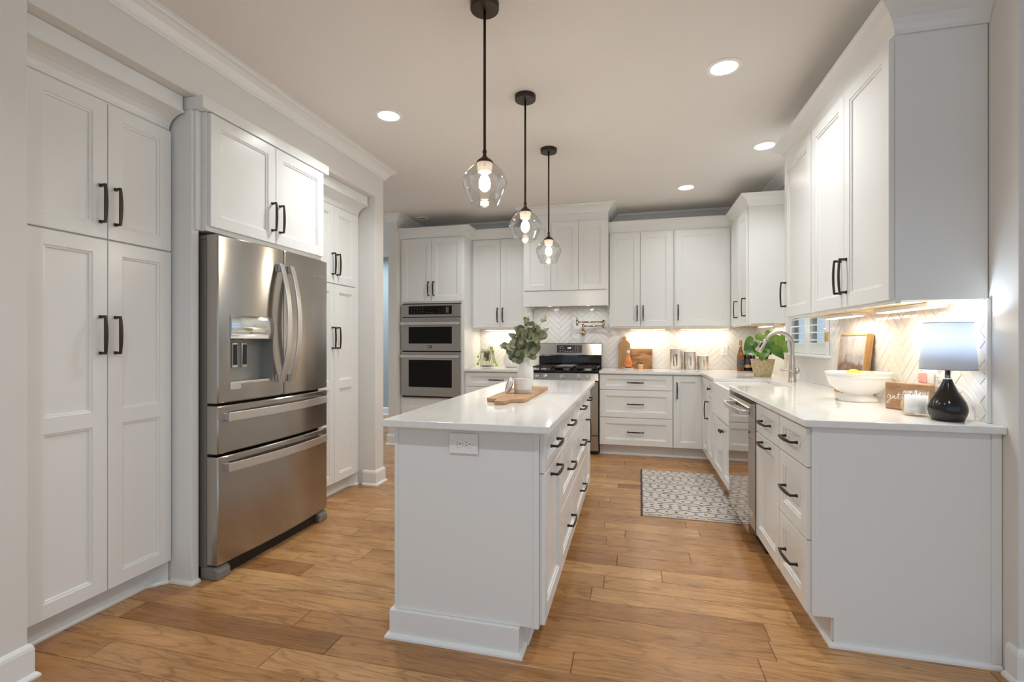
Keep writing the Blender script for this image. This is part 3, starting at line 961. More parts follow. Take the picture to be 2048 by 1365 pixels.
u_ = oven_panel(1.122, 1.517, (0.103, 1.208, 0.655, 1.408), 'microwave_door')
l_ = oven_panel(0.585, 1.108, (0.103, 0.690, 0.655, 1.013), 'oven_door')
M['keys'] = mat('key_print', (0.12, 0.09, 0.07), 0.5)
def key(x0, z0, x1, z1): MB().box((x0, -0.0334, z0), (x1, -0.0326, z1)).build('key_mark', 'keys', cp)
for i in range(5):
    for zz in (1.572, 1.588, 1.612, 1.628): key(0.135 + i * 0.037, zz, 0.148 + i * 0.037, zz + 0.0045)
for i in range(4): key(0.33 + i * 0.03, 1.572, 0.342 + i * 0.03, 1.579)
for i in range(3):
    for zz in (1.575, 1.595, 1.618): key(0.488 + i * 0.028, zz, 0.498 + i * 0.028, zz + 0.006)
key(0.578, 1.57, 0.615, 1.64)
for dd, zz in ((u_, 1.447), (l_, 1.058)):
    hb = MB(); N = 10
    hb.loft([[(x, -0.074 - 0.006 * (1 - (2 * x / 0.758 - 1) ** 2), zz - 0.017), (x, -0.074 - 0.006 * (1 - (2 * x / 0.758 - 1) ** 2), zz + 0.017), (x, -0.060, zz + 0.017), (x, -0.060, zz - 0.017)] for x in [0.012 + (0.734) * k / N for k in range(N + 1)]])
    for xx in (0.014, 0.718): hb.box((xx, -0.061, zz - 0.014), (xx + 0.026, -0.0342, zz + 0.014))
    hb.build('handle', 'steelbright', dd, bevel=0.002)
bg = MB().box((0.348, -0.0362, 1.155), (0.398, -0.0342, 1.186)).build('badge', 'black', u_)
text_mesh('badge_lettering', 'LG', 0.020, 'plastic', u_, (0.378, -0.0364, 1.170), (PI / 2, 0, 0))
mb = MB().tube([(0.360, -0.0363, 1.1705), (0.360, -0.0367, 1.1705)], 0.0065, 14)
mb.build('badge_dot', 'plastic', u_)
MB().box((0.02, -0.03, 0.5655), (0.738, -0.001, 0.5845)).build('vent_slot', 'blackmatte', ov)

# ------------------------------------------------------------------ back wall: uppers
UZ0, UZ1 = 1.397, 2.470
def dz(b0=1.402, b1=2.456): return b0, b1
Z0, Z1 = dz()
UF = 5.58          # frame plane of the back uppers (doors stand at 5.56)
def upper(label, loc, rot, w, d, fronts): return cabinet(label, loc, rot, w, d, UZ0, UZ1, fronts, name='wall_cabinet', group='upper wall cabinets', under=True)
def vdoor(a, b, hside, **k):
    ww = b - a
    return ('door', a, b, Z0, Z1, dict(handle='v', hx=(ww - 0.030 if hside else 0.030), hz=0.150, **k))
upper('white two-door upper cabinet between the oven tower and the range hood', (-1.916, UF, 0), 0, 0.699, 0.32, [vdoor(0.024, 0.362, 1), vdoor(0.366, 0.695, 0)])
upper('white two-door upper cabinet joining the range hood, over the cutting boards', (-0.2685, UF, 0), 0, 0.6985, 0.32, [vdoor(0.006, 0.338, 1), vdoor(0.342, 0.680, 0)])
upper('white upper cabinet with one wide single door above the outlet and canisters', (0.4315, UF, 0), 0, 0.589, 0.32, [vdoor(0.012, 0.575, 0, stile=0.066)])
# corner upper on the window wall and the long run beside the window
URX = 1.028
upper('white two-door upper cabinet in the corner, above the leafy potted plant', (URX, 5.579, 0), ROT_R, 0.770, 0.308, [vdoor(0.050, 0.395, 1), vdoor(0.399, 0.752, 1)])
upper('white upper cabinet with one door, between the window and the two-door cabinet', (URX, 3.672, 0), ROT_R, 0.515, 0.308, [vdoor(0.012, 0.500, 0)])
upper('large white two-door upper cabinet hanging above the table lamp and fruit bowl', (URX, 3.156, 0), ROT_R, 0.892, 0.308, [vdoor(0.012, 0.452, 1), vdoor(0.456, 0.886, 0)])
CCOVE = [(0.0, 0.0), (0.006, 0.0), (0.008, 0.014), (0.014, 0.034), (0.026, 0.056), (0.044, 0.076), (0.066, 0.091), (0.080, 0.096), (0.082, 0.097), (0.082, 0.108), (0.076, 0.110), (0.0, 0.110)]
HX0, HX1, HY = -1.215, -0.2715, 5.34
crown_z = UZ1 + 0.0006
struct(MB().sweep([(-2.755, 5.31), (-1.917, 5.31), (-1.917, 5.581), (HX0 - 0.001, 5.581)], CCOVE, crown_z + 0.003).build('trim_6', 'cab'))
struct(MB().sweep([(HX1 + 0.001, 5.581), (1.029, 5.581), (1.029, 4.808), (RX - 0.001, 4.808)], CCOVE, crown_z).build('trim_7', 'cab'))
struct(MB().sweep([(RX - 0.001, 3.673), (1.027, 3.673), (1.027, 2.263), (RX - 0.001, 2.263)], CCOVE, crown_z).build('trim_8', 'cab'))

# ------------------------------------------------------------------ range hood cabinet
hd = thing('range_hood_cabinet', 'white three-door hood cabinet with crown reaching the ceiling above the range', 'range hood', (HX0 + 0.0005, HY, 0), 0)
HW = HX1 - HX0 - 0.001
mb = MB()
mb.box((0, 0, 1.80), (HW, BT - HY - 0.001, 2.742))
mb.build('body', 'cab', hd)
mb = MB()
mb.box((0, -0.012, 1.628), (HW, 0.016, 1.7995)); mb.box((0, 0.0162, 1.628), (0.02, 0.55, 1.7995)); mb.box((HW - 0.02, 0.0162, 1.628), (HW, 0.55, 1.7995))
mb.build('valance', 'cab', hd, bevel=0.0015)
MB().box((0.021, 0.02, 1.655), (HW - 0.021, 0.54, 1.70)).build('hood_liner', 'steelsmooth', hd)
w3 = (HW - 0.02) / 3
for k in range(3):
    front(hd, 'door', 0.010 + k * w3 + 0.002, 0.010 + (k + 1) * w3 - 0.002, 1.806, 2.566, stile=0.062)
MB().sweep([(0, 0.56), (0, 0), (HW, 0), (HW, 0.56)][::1], CROWN, 2.7425).build('crown_moulding', 'cab', hd)
for xx in (0.25, 0.70):
    lb = MB().lathe([(0.001, -0.006), (0.026, -0.006), (0.030, -0.001), (0.030, 0.0)], 20, (xx, 0.28, 1.6545)).build('hood_lamp', emit('hood_lamp_glow', (1, 0.9, 0.75), 6), hd)
    area_light('hood_light', (HX0 + xx, HY + 0.28, 1.64), 0.05, 1.0, WARM, disk=True)

# ------------------------------------------------------------------ base cabinets
BZ0, BZ1 = 0.113, 0.885
D1, D2, D3 = (0.714, 0.872), (0.416, 0.708), (0.118, 0.410)
def stack(a, b): return [('drawer', a, b, *D1, dict(handle='h')), ('drawer', a, b, *D2, dict(handle='h')), ('drawer', a, b, *D3, dict(handle='h'))]
BF = 5.312
cabinet('white three-drawer base cabinet between oven tower and range', (-1.917, BF, 0), 0, 0.779, 0.588, BZ0, BZ1, stack(0.016, 0.770), toe=True, group='drawer base cabinets')
cabinet('white three-drawer base cabinet beside the range, under the cutting boards', (-0.362, BF, 0), 0, 0.763, 0.588, BZ0, BZ1, stack(0.006, 0.758), toe=True, group='drawer base cabinets')
# corner: two leaves meeting in the inside corner
cc = thing('corner_base_cabinet', 'white corner base cabinet with a folding two-leaf door', 'cabinet', (0.4022, BF, 0), 0)
CX_ = 0.709 - 0.4022
mb = MB()
mb.prism([(0.0, 0.0, BZ0), (CX_, 0, BZ0), (CX_, -0.385, BZ0), (0.93, -0.385, BZ0), (0.93, 0.586, BZ0), (0, 0.586, BZ0)], (0, 0, BZ1 - BZ0))
mb.build('body', 'cab', cc)
mb = MB()
mb.prism([(0.0, 0.07, 0), (CX_ + 0.07, 0.07, 0), (CX_ + 0.07, -0.385, 0), (0.93, -0.385, 0), (0.93, 0.586, 0), (0, 0.586, 0)], (0, 0, BZ0 - 0.0006))
mb.build('toe_kick', 'cab', cc)
front(cc, 'door', 0.006, CX_ - 0.020, 0.118, 0.872, handle='v', hx=0.032, hz=0.60)
d2 = link('door', door_mesh(0.365, 0.754, 0.060, 0.060, 0.060), cc, loc=(CX_ - 0.0008, -0.0215, 0.118), rot=(0, 0, ROT_R))
BRX = 0.709
def rbase(label, yfar, ynear, fronts, name='base_cabinet', grp=None, depth=0.62, z1=BZ1):
    return cabinet(label, (BRX, yfar, 0), ROT_R, yfar - ynear, depth, BZ0, z1, fronts, toe=True, name=name, group=grp)
rbase('slim white base cabinet with a knobbed drawer over one door, between sink and corner', 4.9265, 4.575, [('drawer', 0.004, 0.345, *D1, dict(handle='k')), ('door', 0.004, 0.345, 0.118, 0.708, dict(handle='v', hx=0.035, hz=0.46))])
rbase('white sink base cabinet with two knobbed doors under the apron sink', 4.574, 3.656, [('door', 0.005, 0.457, 0.118, 0.585, dict(handle='k', hx=0.452 - 0.030, hz=0.400)), ('door', 0.461, 0.913, 0.118, 0.585, dict(handle='k', hx=0.030, hz=0.400))], z1=0.612)
rbase('white base cabinet with one drawer over a pull-out door, beside the dishwasher', 3.045, 2.589, [('drawer', 0.006, 0.452, *D1, dict(handle='h')), ('door', 0.006, 0.452, 0.118, 0.708, dict(handle='h', hz=0.590 - 0.032))])
eb = rbase('white three-drawer base cabinet with a plain end panel, closest to the room corner', 2.588, 2.210, stack(0.004, 0.374), grp='drawer base cabinets')
mb = MB()
mb.prism([(0.3783, -0.002, BZ0), (0.3783, 0.075, BZ0), (0.3783, 0.075, 0), (0.3783, 0.628, 0), (0.3783, 0.628, BZ1), (0.3783, -0.002, BZ1)], (0.012, 0, 0))
mb.build('end_panel', 'cab', eb, bevel=0.001)
MB().box((0.3905, 0.598, 0.019), (0.3965, 0.628, BZ1 - 0.001)).build('wall_strip', 'cab', eb, bevel=0.001)
MB().box((0.3905, -0.002, BZ0), (0.3925, 0.028, BZ1 - 0.001)).build('front_strip', 'cab', eb, bevel=0.001)
MB().sweep([(0.0, 0.0695), (0.391, 0.0695), (0.391, 0.628)][::1], [(o, u) for o, u in SHOE], 0).build('shoe_moulding', 'trim', eb)
struct(MB().sweep([(-0.36, BF + 0.0695), (0.709 + 0.0695, BF + 0.0695), (0.709 + 0.0695, 3.66)], SHOE, 0).build('trim_9', 'trim'))

# ------------------------------------------------------------------ dishwasher
dw = thing('dishwasher', 'stainless steel dishwasher with a bar handle between sink and pull-out cabinet', 'dishwasher', (0.690, 3.650, 0), ROT_R)
MB().box((0.004, 0.0, 0.10), (0.598, 0.58, 0.868)).build('body', 'grey', dw)
mb = MB()
rings = []
for zz, off in ((0.112, 0.0), (0.60, -0.001), (0.842, 0.0), (0.848, 0.004)):
    rings.append([(0.004, -0.040 + off, zz), (0.598, -0.040 + off, zz), (0.598, -0.0006, zz), (0.004, -0.0006, zz)])
dp = mb.loft(rings).build('door_panel', 'steelsmooth', dw, bevel=0.0008, seg=1)
MB().box((0.004, -0.030, 0.8485), (0.598, -0.0008, 0.866)).build('control_strip', 'steel', dw)
hb = MB(); N = 14
hb.loft([[(x, y, 0.795), (x, y, 0.825), (x, y + 0.011, 0.825), (x, y + 0.011, 0.795)] for x, y in [(0.045 + 0.51 * k / N, -0.082 - 0.016 * (1 - (2 * k / N - 1) ** 2)) for k in range(N + 1)]])
for xx in (0.045, 0.528): hb.box((xx, -0.074, 0.797), (xx + 0.027, -0.038, 0.823))
hb.build('handle', 'steelbright', dp, bevel=0.003)
MB().box((0.01, 0.055, 0.0), (0.594, 0.09, 0.0995)).build('toe_panel', 'blackmatte', dw)

# ------------------------------------------------------------------ countertops
CT0, CT1 = 0.886, 0.914
mb = MB(); mb.prism([(-0.362, 5.27, CT0), (0.67, 5.27, CT0), (0.67, 4.456, CT0), (1.10, 4.456, CT0), (1.10, 3.75, CT0), (0.67, 3.75, CT0), (0.67, 2.168, CT0), (RX - 0.0005, 2.168, CT0), (RX - 0.0005, BY - 0.0005, CT0), (-0.362, BY - 0.0005, CT0)], (0, 0, CT1 - CT0))
tag(mb.build('countertop', 'quartz', bevel=0.003), 'long white quartz countertop wrapping the corner around the apron sink', 'countertop', 'quartz countertops')
mb = MB(); mb.box((-1.916, 5.27, CT0), (-1.136, BY - 0.0005, CT1))
tag(mb.build('countertop', 'quartz', bevel=0.003), 'short white quartz countertop between oven tower and range', 'countertop', 'quartz countertops')
mb = MB(); mb.box((-0.990, 1.757, CT0), (-0.302, 3.935, CT1))
tag(mb.build('countertop', 'quartz', bevel=0.003), 'white quartz countertop on the island, carrying the eucalyptus vase', 'countertop', 'quartz countertops')

# ------------------------------------------------------------------ island
ISX = -0.357        # frame plane of the drawer side (faces +X)
isl = thing('island_cabinet', 'white kitchen island with drawers down one side and an outlet on its end', 'kitchen island', (ISX, 1.832, 0), ROT_L)
IL = 2.062; ID = 0.613
MB().box((0.013, 0, BZ0), (IL, ID, BZ1)).build('body', 'cab', isl)
MB().box((0.08, 0.07, 0), (IL - 0.02, ID - 0.02, BZ0 - 0.0006)).build('toe_kick', 'cab', isl)
mb = MB()
mb.prism([(0.0, 0.0, BZ0), (0.0, ID, BZ0), (0.0, ID, BZ1), (0.0, 0.0, BZ1)], (0.0125, 0, 0))
mb.build('end_panel', 'cab', isl, bevel=0.001)
for a_, b_ in (((-0.004, ID - 0.016, 0.105), (-0.0002, ID, BZ1)), ((-0.004, 0.0, BZ0), (-0.0002, 0.020, BZ1))):
    MB().box(a_, b_).build('corner_strip', 'cab', isl, bevel=0.001)
pl = MB(); pl.box((-0.016, 0.075, 0), (0.079, ID + 0.018, 0.112)); pl.box((0.0792, ID - 0.0195, 0), (IL, ID + 0.018, 0.112))
pl.build('plinth', 'trim', isl, bevel=0.002)
MB().sweep([(IL, ID + 0.0185), (-0.0165, ID + 0.0185), (-0.0165, 0.0745), (0.0795, 0.0745), (0.0805, 0.0695), (IL - 0.02, 0.0695)][::-1][::-1], SHOE, 0).build('shoe_moulding', 'trim', isl)
x = 0.020
for wd, kind in ((0.440, 'pull'), (0.610, 'stack'), (0.610, 'stack'), (0.375, 'door')):
    a, b = x + 0.002, x + wd - 0.002
    front(isl, 'drawer', a, b, *D1, handle='h')
    if kind == 'stack':
        front(isl, 'drawer', a, b, *D2, handle='h'); front(isl, 'drawer', a, b, *D3, handle='h')
    elif kind == 'pull':
        front(isl, 'door', a, b, 0.118, 0.708, handle='h', hz=0.590 - 0.032)
    else:
        front(isl, 'door', a, b, 0.118, 0.708, handle='v', hx=0.035, hz=0.46)
    x += wd

# ------------------------------------------------------------------ outlets
def outlet(label, loc, rotz, w, h, horizontal=False, rocker=False):
    t = thing('outlet', label, 'outlet', loc, rotz, 'wall outlets')
    MB().box((-w / 2, -0.006, -h / 2), (w / 2, -0.0003, h / 2)).build('cover_plate', 'plastic', t, bevel=0.0025)
    for s in (-1, 1):
        mbo = MB().lathe([(0.0165, 0.0061), (0.0165, 0.0085), (0.0145, 0.0092)], 24)
        bmesh.ops.rotate(mbo.bm, verts=mbo.bm.verts, cent=(0, 0, 0), matrix=Matrix.Rotation(PI / 2, 3, 'X'))
        px, pz = (s * 0.020, 0) if horizontal else (0, s * 0.020)
        r_ = mbo.build('receptacle', 'plastic', t, loc=(px, 0, pz), sharp=30)
        sl = MB()
        if horizontal:
            sl.box((-0.008, -0.0098, 0.0045), (-0.001, -0.0093, 0.0062)); sl.box((-0.008, -0.0098, -0.0062), (-0.001, -0.0093, -0.0045)); sl.box((0.006, -0.0098, -0.0022), (0.0105, -0.0093, 0.0022))
        else:
            sl.box((-0.0062, -0.0098, 0.001), (-0.0045, -0.0093, 0.008)); sl.box((0.0045, -0.0098, 0.001), (0.0062, -0.0093, 0.008)); sl.box((-0.0022, -0.0098, -0.0105), (0.0022, -0.0093, -0.006))
        sl.build('slots', 'blackmatte', r_)
    return t
outlet('white sideways double outlet on the island end panel', (-0.663, 1.8278, 0.820), 0, 0.122, 0.082, True)
outlet('white outlet on the herringbone wall, between canisters and wine bottles', (1.000, 5.8935, 1.139), 0, 0.078, 0.125)
outlet('white outlet half hidden behind the paddle board on the back wall', (-0.014, 5.8935, 1.125), 0, 0.078, 0.125)
outlet('white outlet behind the lamp with a pink plug-in beside the wooden sign', (1.3285, 2.545, 1.085), ROT_R, 0.125, 0.120)

# ------------------------------------------------------------------ gas range
rg = thing('gas_range', 'stainless gas range with five knobs between the white base cabinets', 'range', (-1.131, 5.285, 0), 0)
RW = 0.764
MB().box((0.002, 0.0, 0.03), (RW - 0.002, 0.60, 0.900)).build('body', 'blackmatte', rg)
mb = MB(); mb.loft([[(x, -0.020, 0.800), (x, -0.028, 0.806), (x, -0.016, 0.884), (x, 0.0, 0.892), (x, 0.0, 0.800)] for x in (0.001, RW - 0.001)])
kp = mb.build('knob_panel', 'steel', rg)
for px in (0.080, 0.172, 0.360, 0.548, 0.648):
    mbk = MB().lathe([(0.026, 0.0), (0.026, 0.004), (0.022, 0.006), (0.021, 0.026), (0.018, 0.030), (0.004, 0.031)], 24)
    mbk.box((-0.0035, -0.020, 0.029), (0.0035, 0.020, 0.034))
    bmesh.ops.rotate(mbk.bm, verts=mbk.bm.verts, cent=(0, 0, 0), matrix=Matrix.Rotation(PI / 2, 3, 'X'))
    mbk.build('knob', 'chrome', kp, loc=(px, -0.0205, 0.846), sharp=40)
mb = MB(); mb.box((0.002, -0.012, 0.893), (RW - 0.002, 0.545, 0.914))
ct = mb.build('cooktop', 'black', rg, bevel=0.006)
for gx0, gx1 in ((0.018, 0.262), (0.268, 0.496), (0.502, 0.746)):
    g = MB(); zt, th = 0.952, 0.006
    for yy in (0.03, 0.265, 0.50): g.box((gx0, yy, zt - 0.016), (gx1, yy + 0.012, zt))
    for xx in (gx0, gx1 - 0.012): g.box((xx, 0.03, zt - 0.016), (xx + 0.012, 0.512, zt))
    xm = (gx0 + gx1) / 2
    g.box((xm - 0.005, 0.03, zt - 0.014), (xm + 0.005, 0.512, zt - 0.0005))
    for yy in (0.147, 0.385): g.box((gx0, yy - 0.005, zt - 0.014), (gx1, yy + 0.005, zt - 0.0005))
    for xx in (gx0, gx1 - 0.014):
        for yy in (0.03, 0.498): g.box((xx, yy, 0.9145), (xx + 0.014, yy + 0.014, zt - 0.015))
    g.build('grate', mat('cast_iron', (0.028, 0.024, 0.021), 0.45), ct)
for bx, by in ((0.14, 0.15), (0.14, 0.385), (0.382, 0.265), (0.624, 0.15), (0.624, 0.385)):
    MB().lathe([(0.045, 0.0), (0.045, 0.008), (0.034, 0.010), (0.034, 0.018), (0.030, 0.021)], 24, (bx, by, 0.9145)).build('burner', 'steelbright', ct, sharp=40)
MB().box((0.290, 0.05, 0.9525), (0.474, 0.49, 0.957)).build('griddle_plate', 'grey', ct, bevel=0.002)
MB().box((0.004, 0.535, 0.914), (RW - 0.004, 0.60, 1.056)).build('back_riser', 'black', rg)
mb = MB(); mb.loft([[(x, 0.520, 1.058), (x, 0.512, 1.072), (x, 0.528, 1.205), (x, 0.540, 1.214), (x, 0.602, 1.214), (x, 0.602, 1.058)] for x in (0.002, RW - 0.002)])
bp = mb.build('backguard', 'steel', rg)
tilt = math.atan2(0.016, 0.133)
def yguard(z): return 0.512 + (z - 1.072) * 0.016 / 0.133
mb = MB(); mb.loft([[(x, yguard(z) - 0.003, z) for z in (1.097, 1.187)] + [(x, yguard(z) - 0.0002, z) for z in (1.187, 1.097)] for x in (0.225, 0.530)])
dp2 = mb.build('touch_panel', mat('panel_brown', (0.035, 0.026, 0.020), 0.25), rg)
mb = MB(); mb.loft([[(x, yguard(z) - 0.0042, z) for z in (1.135, 1.172)] + [(x, yguard(z) - 0.0031, z) for z in (1.172, 1.135)] for x in (0.345, 0.405)])
ds = mb.build('clock_display', 'black', dp2)
M['clock'] = emit('clock_glow', (0.55, 0.68, 1.0), 2.5)
text_mesh('clock_digits', '4:39', 0.026, 'clock', dp2, (0.377, yguard(1.153) - 0.0046, 1.153), (PI / 2 - tilt, 0, 0), 0.0002)
M['keys_light'] = mat('key_print_light', (0.5, 0.42, 0.34), 0.5)
def key2(x, z, w, h, zr): MB().box((x, yguard(zr) - 0.0040, z), (x + w, yguard(zr) - 0.0031, z + h)).build('key_mark', 'keys_light', dp2)
for px in (0.262, 0.295, 0.445, 0.475):
    for zz in (1.115, 1.145): key2(px, zz, 0.013, 0.008, zz)
for px in (0.258, 0.442): key2(px, 1.166, 0.045, 0.004, 1.168)
for px in (0.325, 0.355, 0.385, 0.412): key2(px, 1.110, 0.010, 0.008, 1.11)
mb = MB()
for a, b in (((0.003, -0.034, 0.215), (0.09, -0.001, 0.795)), ((RW - 0.09, -0.034, 0.215), (RW - 0.003, -0.001, 0.795)), ((0.09, -0.034, 0.215), (RW - 0.09, -0.001, 0.33)), ((0.09, -0.034, 0.70), (RW - 0.09, -0.001, 0.795))): mb.box(a, b)
bmesh.ops.remove_doubles(mb.bm, verts=mb.bm.verts, dist=1e-5)
od = mb.build('oven_door', 'steel', rg)
MB().box((0.0905, -0.033, 0.3305), (RW - 0.0905, -0.004, 0.6995)).build('oven_window', 'black', od)
hb = MB().tube([(0.05, -0.085, 0.752), (RW - 0.05, -0.085, 0.752)], 0.013, 14)
for xx in (0.06, RW - 0.06): hb.tube([(xx, -0.085, 0.752), (xx, -0.034, 0.752)], 0.009)
hb.build('handle', 'steelbright', od)
MB().box((0.003, -0.030, 0.045), (RW - 0.003, -0.001, 0.205)).build('storage_drawer', 'steel', rg, bevel=0.003)
MB().box((0.02, 0.02, 0.0), (RW - 0.02, 0.58, 0.0295)).build('leg_base', 'blackmatte', rg)

# ------------------------------------------------------------------ farmhouse sink and faucet
sk = MB()
X0, X1, Y0, Y1, ZB, ZT, tw = 0.664, 1.125, 3.735, 4.471, 0.618, 0.8852, 0.020
def ringrect(x0, x1, y0, y1, z): return [(x0, y0, z), (x1, y0, z), (x1, y1, z), (x0, y1, z)]
sk.loft([ringrect(X0, X1, Y0, Y1, ZB), ringrect(X0, X1, Y0, Y1, ZT), ringrect(X0 + tw, X1 - tw, Y0 + tw, Y1 - tw, ZT), ringrect(X0 + tw + 0.01, X1 - tw - 0.01, Y0 + tw + 0.01, Y1 - tw - 0.01, ZB + 0.03)])
snk = thing('farmhouse_sink', 'white apron-front farmhouse sink set into the quartz under the window', 'sink')
sk.build('basin', 'white', snk, bevel=0.007, seg=3)
MB().lathe([(0.04, 0), (0.045, 0.003), (0.02, 0.001)], 24, (0.90, 4.1, ZB + 0.0305)).build('drain', 'nickel', snk)

fx, fyy = 1.212, 4.205
fa = thing('kitchen_faucet', 'brushed nickel gooseneck pull-down faucet behind the apron sink', 'faucet', (fx, fyy, 0.9142))
MB().lathe([(0.030, 0), (0.030, 0.012), (0.0275, 0.016), (0.0265, 0.055), (0.0265, 0.075)], 28).build('base', 'nickel', fa, sharp=40)
path, rad = [], []
for k in range(5): path.append((0, 0, 0.070 + 0.13 * k / 4)); rad.append(0.026 - 0.011 * k / 4)
R_ = 0.100
for k in range(1, 6): path.append((0, 0, 0.20 + 0.09 * k / 5)); rad.append(0.0148)
for k in range(1, 15):
    a = PI * 0.86 * k / 14
    path.append((-R_ + R_ * math.cos(a), 0, 0.29 + R_ * math.sin(a))); rad.append(0.0145)
MB().tube(path, rad, 18).build('spout', 'nickel', fa)
pe = Vector(path[-1]); dr = (Vector(path[-1]) - Vector(path[-2])).normalized()
hp = [pe + dr * d for d in (0.0005, 0.01, 0.06, 0.10, 0.108)]
MB().tube(hp, [0.0155, 0.0165, 0.022, 0.0255, 0.0245], 18).build('spray_head', 'nickel', fa)
mb = MB().tube([pe + dr * 0.03 + Vector((-0.012, -0.014, 0)), pe + dr * 0.072 + Vector((-0.012, -0.0185, 0))], 0.006, 10)
mb.build('spray_button', 'blackmatte', fa)
mb = MB().tube([(0.045, 0.0, 0.088), (-0.085, -0.012, 0.094)], [0.010, 0.0085], 14)
mb.sphere((0.034, 0.0, 0.088), 0.026, 18, (0.75, 1, 1))
mb.build('lever', 'nickel', fa)

# ------------------------------------------------------------------ pot filler
pf = thing('pot_filler', 'polished nickel folding pot filler on the tile above the range', 'faucet', (-0.592, 5.893, 1.340))
mb = MB(); mb.lathe([(0.030, 0), (0.034, 0.004), (0.030, 0.012), (0.018, 0.018), (0.018, 0.05)], 24)
bmesh.ops.rotate(mb.bm, verts=mb.bm.verts, cent=(0, 0, 0), matrix=Matrix.Rotation(PI / 2, 3, 'X'))
mb.sphere((0, -0.055, 0), 0.028)
mb.build('wall_valve', 'polnickel', pf)
mb = MB().tube([(-0.02, -0.055, -0.002), (-0.095, -0.060, -0.004)], [0.005, 0.0065], 10, flat=0.6); mb.build('valve_lever', 'polnickel', pf)
mb = MB().tube([(0, -0.055, 0.02), (0, -0.055, 0.105)], [0.016, 0.012], 14); mb.build('riser', 'polnickel', pf)
mb = MB().tube([(0.004, -0.055, 0.078), (0.245, -0.075, 0.078)], 0.0095, 12); mb.build('lower_arm', 'polnickel', pf)
mb = MB().tube([(0.247, -0.075, 0.050), (0.247, -0.075, 0.150)], 0.0165, 14); mb.build('elbow_joint', 'polnickel', pf)
mb = MB().tube([(0.245, -0.075, 0.126), (-0.062, -0.100, 0.126)], 0.0095, 12); mb.build('upper_arm', 'polnickel', pf)
mb = MB().tube([(-0.066, -0.100, 0.085), (-0.066, -0.100, 0.148)], 0.014, 14); mb.tube([(-0.066, -0.100, 0.149), (-0.066, -0.100, 0.176)], [0.008, 0.011], 12)
mb.build('spout', 'polnickel', pf)

# ------------------------------------------------------------------ lamps
def pendant(loc, label):
    t = thing('pendant_lamp', label, 'pendant lamp', loc, 0, 'pendant lamps over the island')
    zc = CEIL - loc[2]
    MB().lathe([(0.062, zc - 0.030), (0.064, zc - 0.027), (0.064, zc - 0.0005)], 32).build('canopy', 'bronze', t, sharp=40)
    MB().tube([(0, 0, 0.030), (0, 0, zc - 0.030)], 0.0062, 12).build('rod', 'bronze', t)
    MB().lathe([(0.040, -0.013), (0.040, -0.009), (0.032, 0.0), (0.014, 0.014), (0.008, 0.024), (0.007, 0.030), (0.010, 0.036), (0.010, 0.044), (0.006, 0.050)], 28).build('cap', 'bronze', t, sharp=50)
    MB().lathe([(0.035, -0.014), (0.031, -0.046), (0.029, -0.052), (0.001, -0.052)], 28).build('socket', mat('ivory_socket', (0.66, 0.58, 0.48), 0.35), t, sharp=50)
    so = [(0.037, -0.0135), (0.058, -0.026), (0.078, -0.046), (0.093, -0.070), (0.1005, -0.092), (0.1005, -0.100), (0.096, -0.115), (0.081, -0.152), (0.066, -0.190)]
    si = [(r - 0.0022, z) for r, z in so][::-1]
    mbg = MB(); prof = so + [(so[-1][0] - 0.0011, so[-1][1] - 0.0015)] + si + [so[0]]
    mbg.lathe(prof, 48, cap0=False, cap1=False)
    mbg.build('glass_shade', 'glass', t)
    MB().lathe([(0.012, -0.0525), (0.014, -0.066), (0.024, -0.086), (0.0265, -0.104), (0.022, -0.124), (0.010, -0.136), (0.001, -0.139)], 24).build('bulb', 'bulbglow', t)
    return t
PZ = 2.040
for py, lab in ((2.05, 'largest looking clear glass pendant, hanging closest above the island front edge'), (2.88, 'clear glass pendant hanging over the middle of the island'), (3.72, 'clear glass pendant hanging over the island end facing the range')):
    pendant((-0.645, py, PZ), lab)
    point_light('pendant_glow', (-0.645, py, PZ - 0.150), 5.0, (1.0, 0.88, 0.74), 0.02)

def can(loc, label, lit=True):
    t = thing('recessed_light', label, 'ceiling light', (loc[0], loc[1], CEIL), 0, 'recessed ceiling lights')
    MB().lathe([(0.092, -0.0005), (0.092, -0.004), (0.080, -0.007), (0.070, -0.006), (0.070, -0.0005)], 40, cap0=False, cap1=False).build('trim_ring', 'plastic', t, sharp=40)
    MB().lathe([(0.0695, -0.0005), (0.0695, -0.004), (0.001, -0.0045)], 40).build('lens', 'canglow' if lit else 'grey', t)
for loc, lab in zip(CANS, ('lit recessed ceiling light above the refrigerator', 'large lit recessed ceiling light between island and upper cabinets', 'lit recessed ceiling light tucked beside the upper cabinet crown, over the sink', 'smallest lit recessed ceiling light, in front of the corner cabinets')):
    can(loc, lab)
t = thing('recessed_light', 'unlit small recessed eyeball fixture above the oven tower', 'ceiling light', (-2.50, 5.43, CEIL), 0, 'recessed ceiling lights')
MB().lathe([(0.075, -0.0005), (0.075, -0.006), (0.050, -0.012), (0.045, -0.004), (0.045, -0.0005)], 32, cap0=False, cap1=False).build('trim_ring', 'plastic', t, sharp=40)
MB().lathe([(0.0445, -0.0005), (0.0445, -0.003), (0.001, -0.003)], 32).build('lens', 'grey', t)

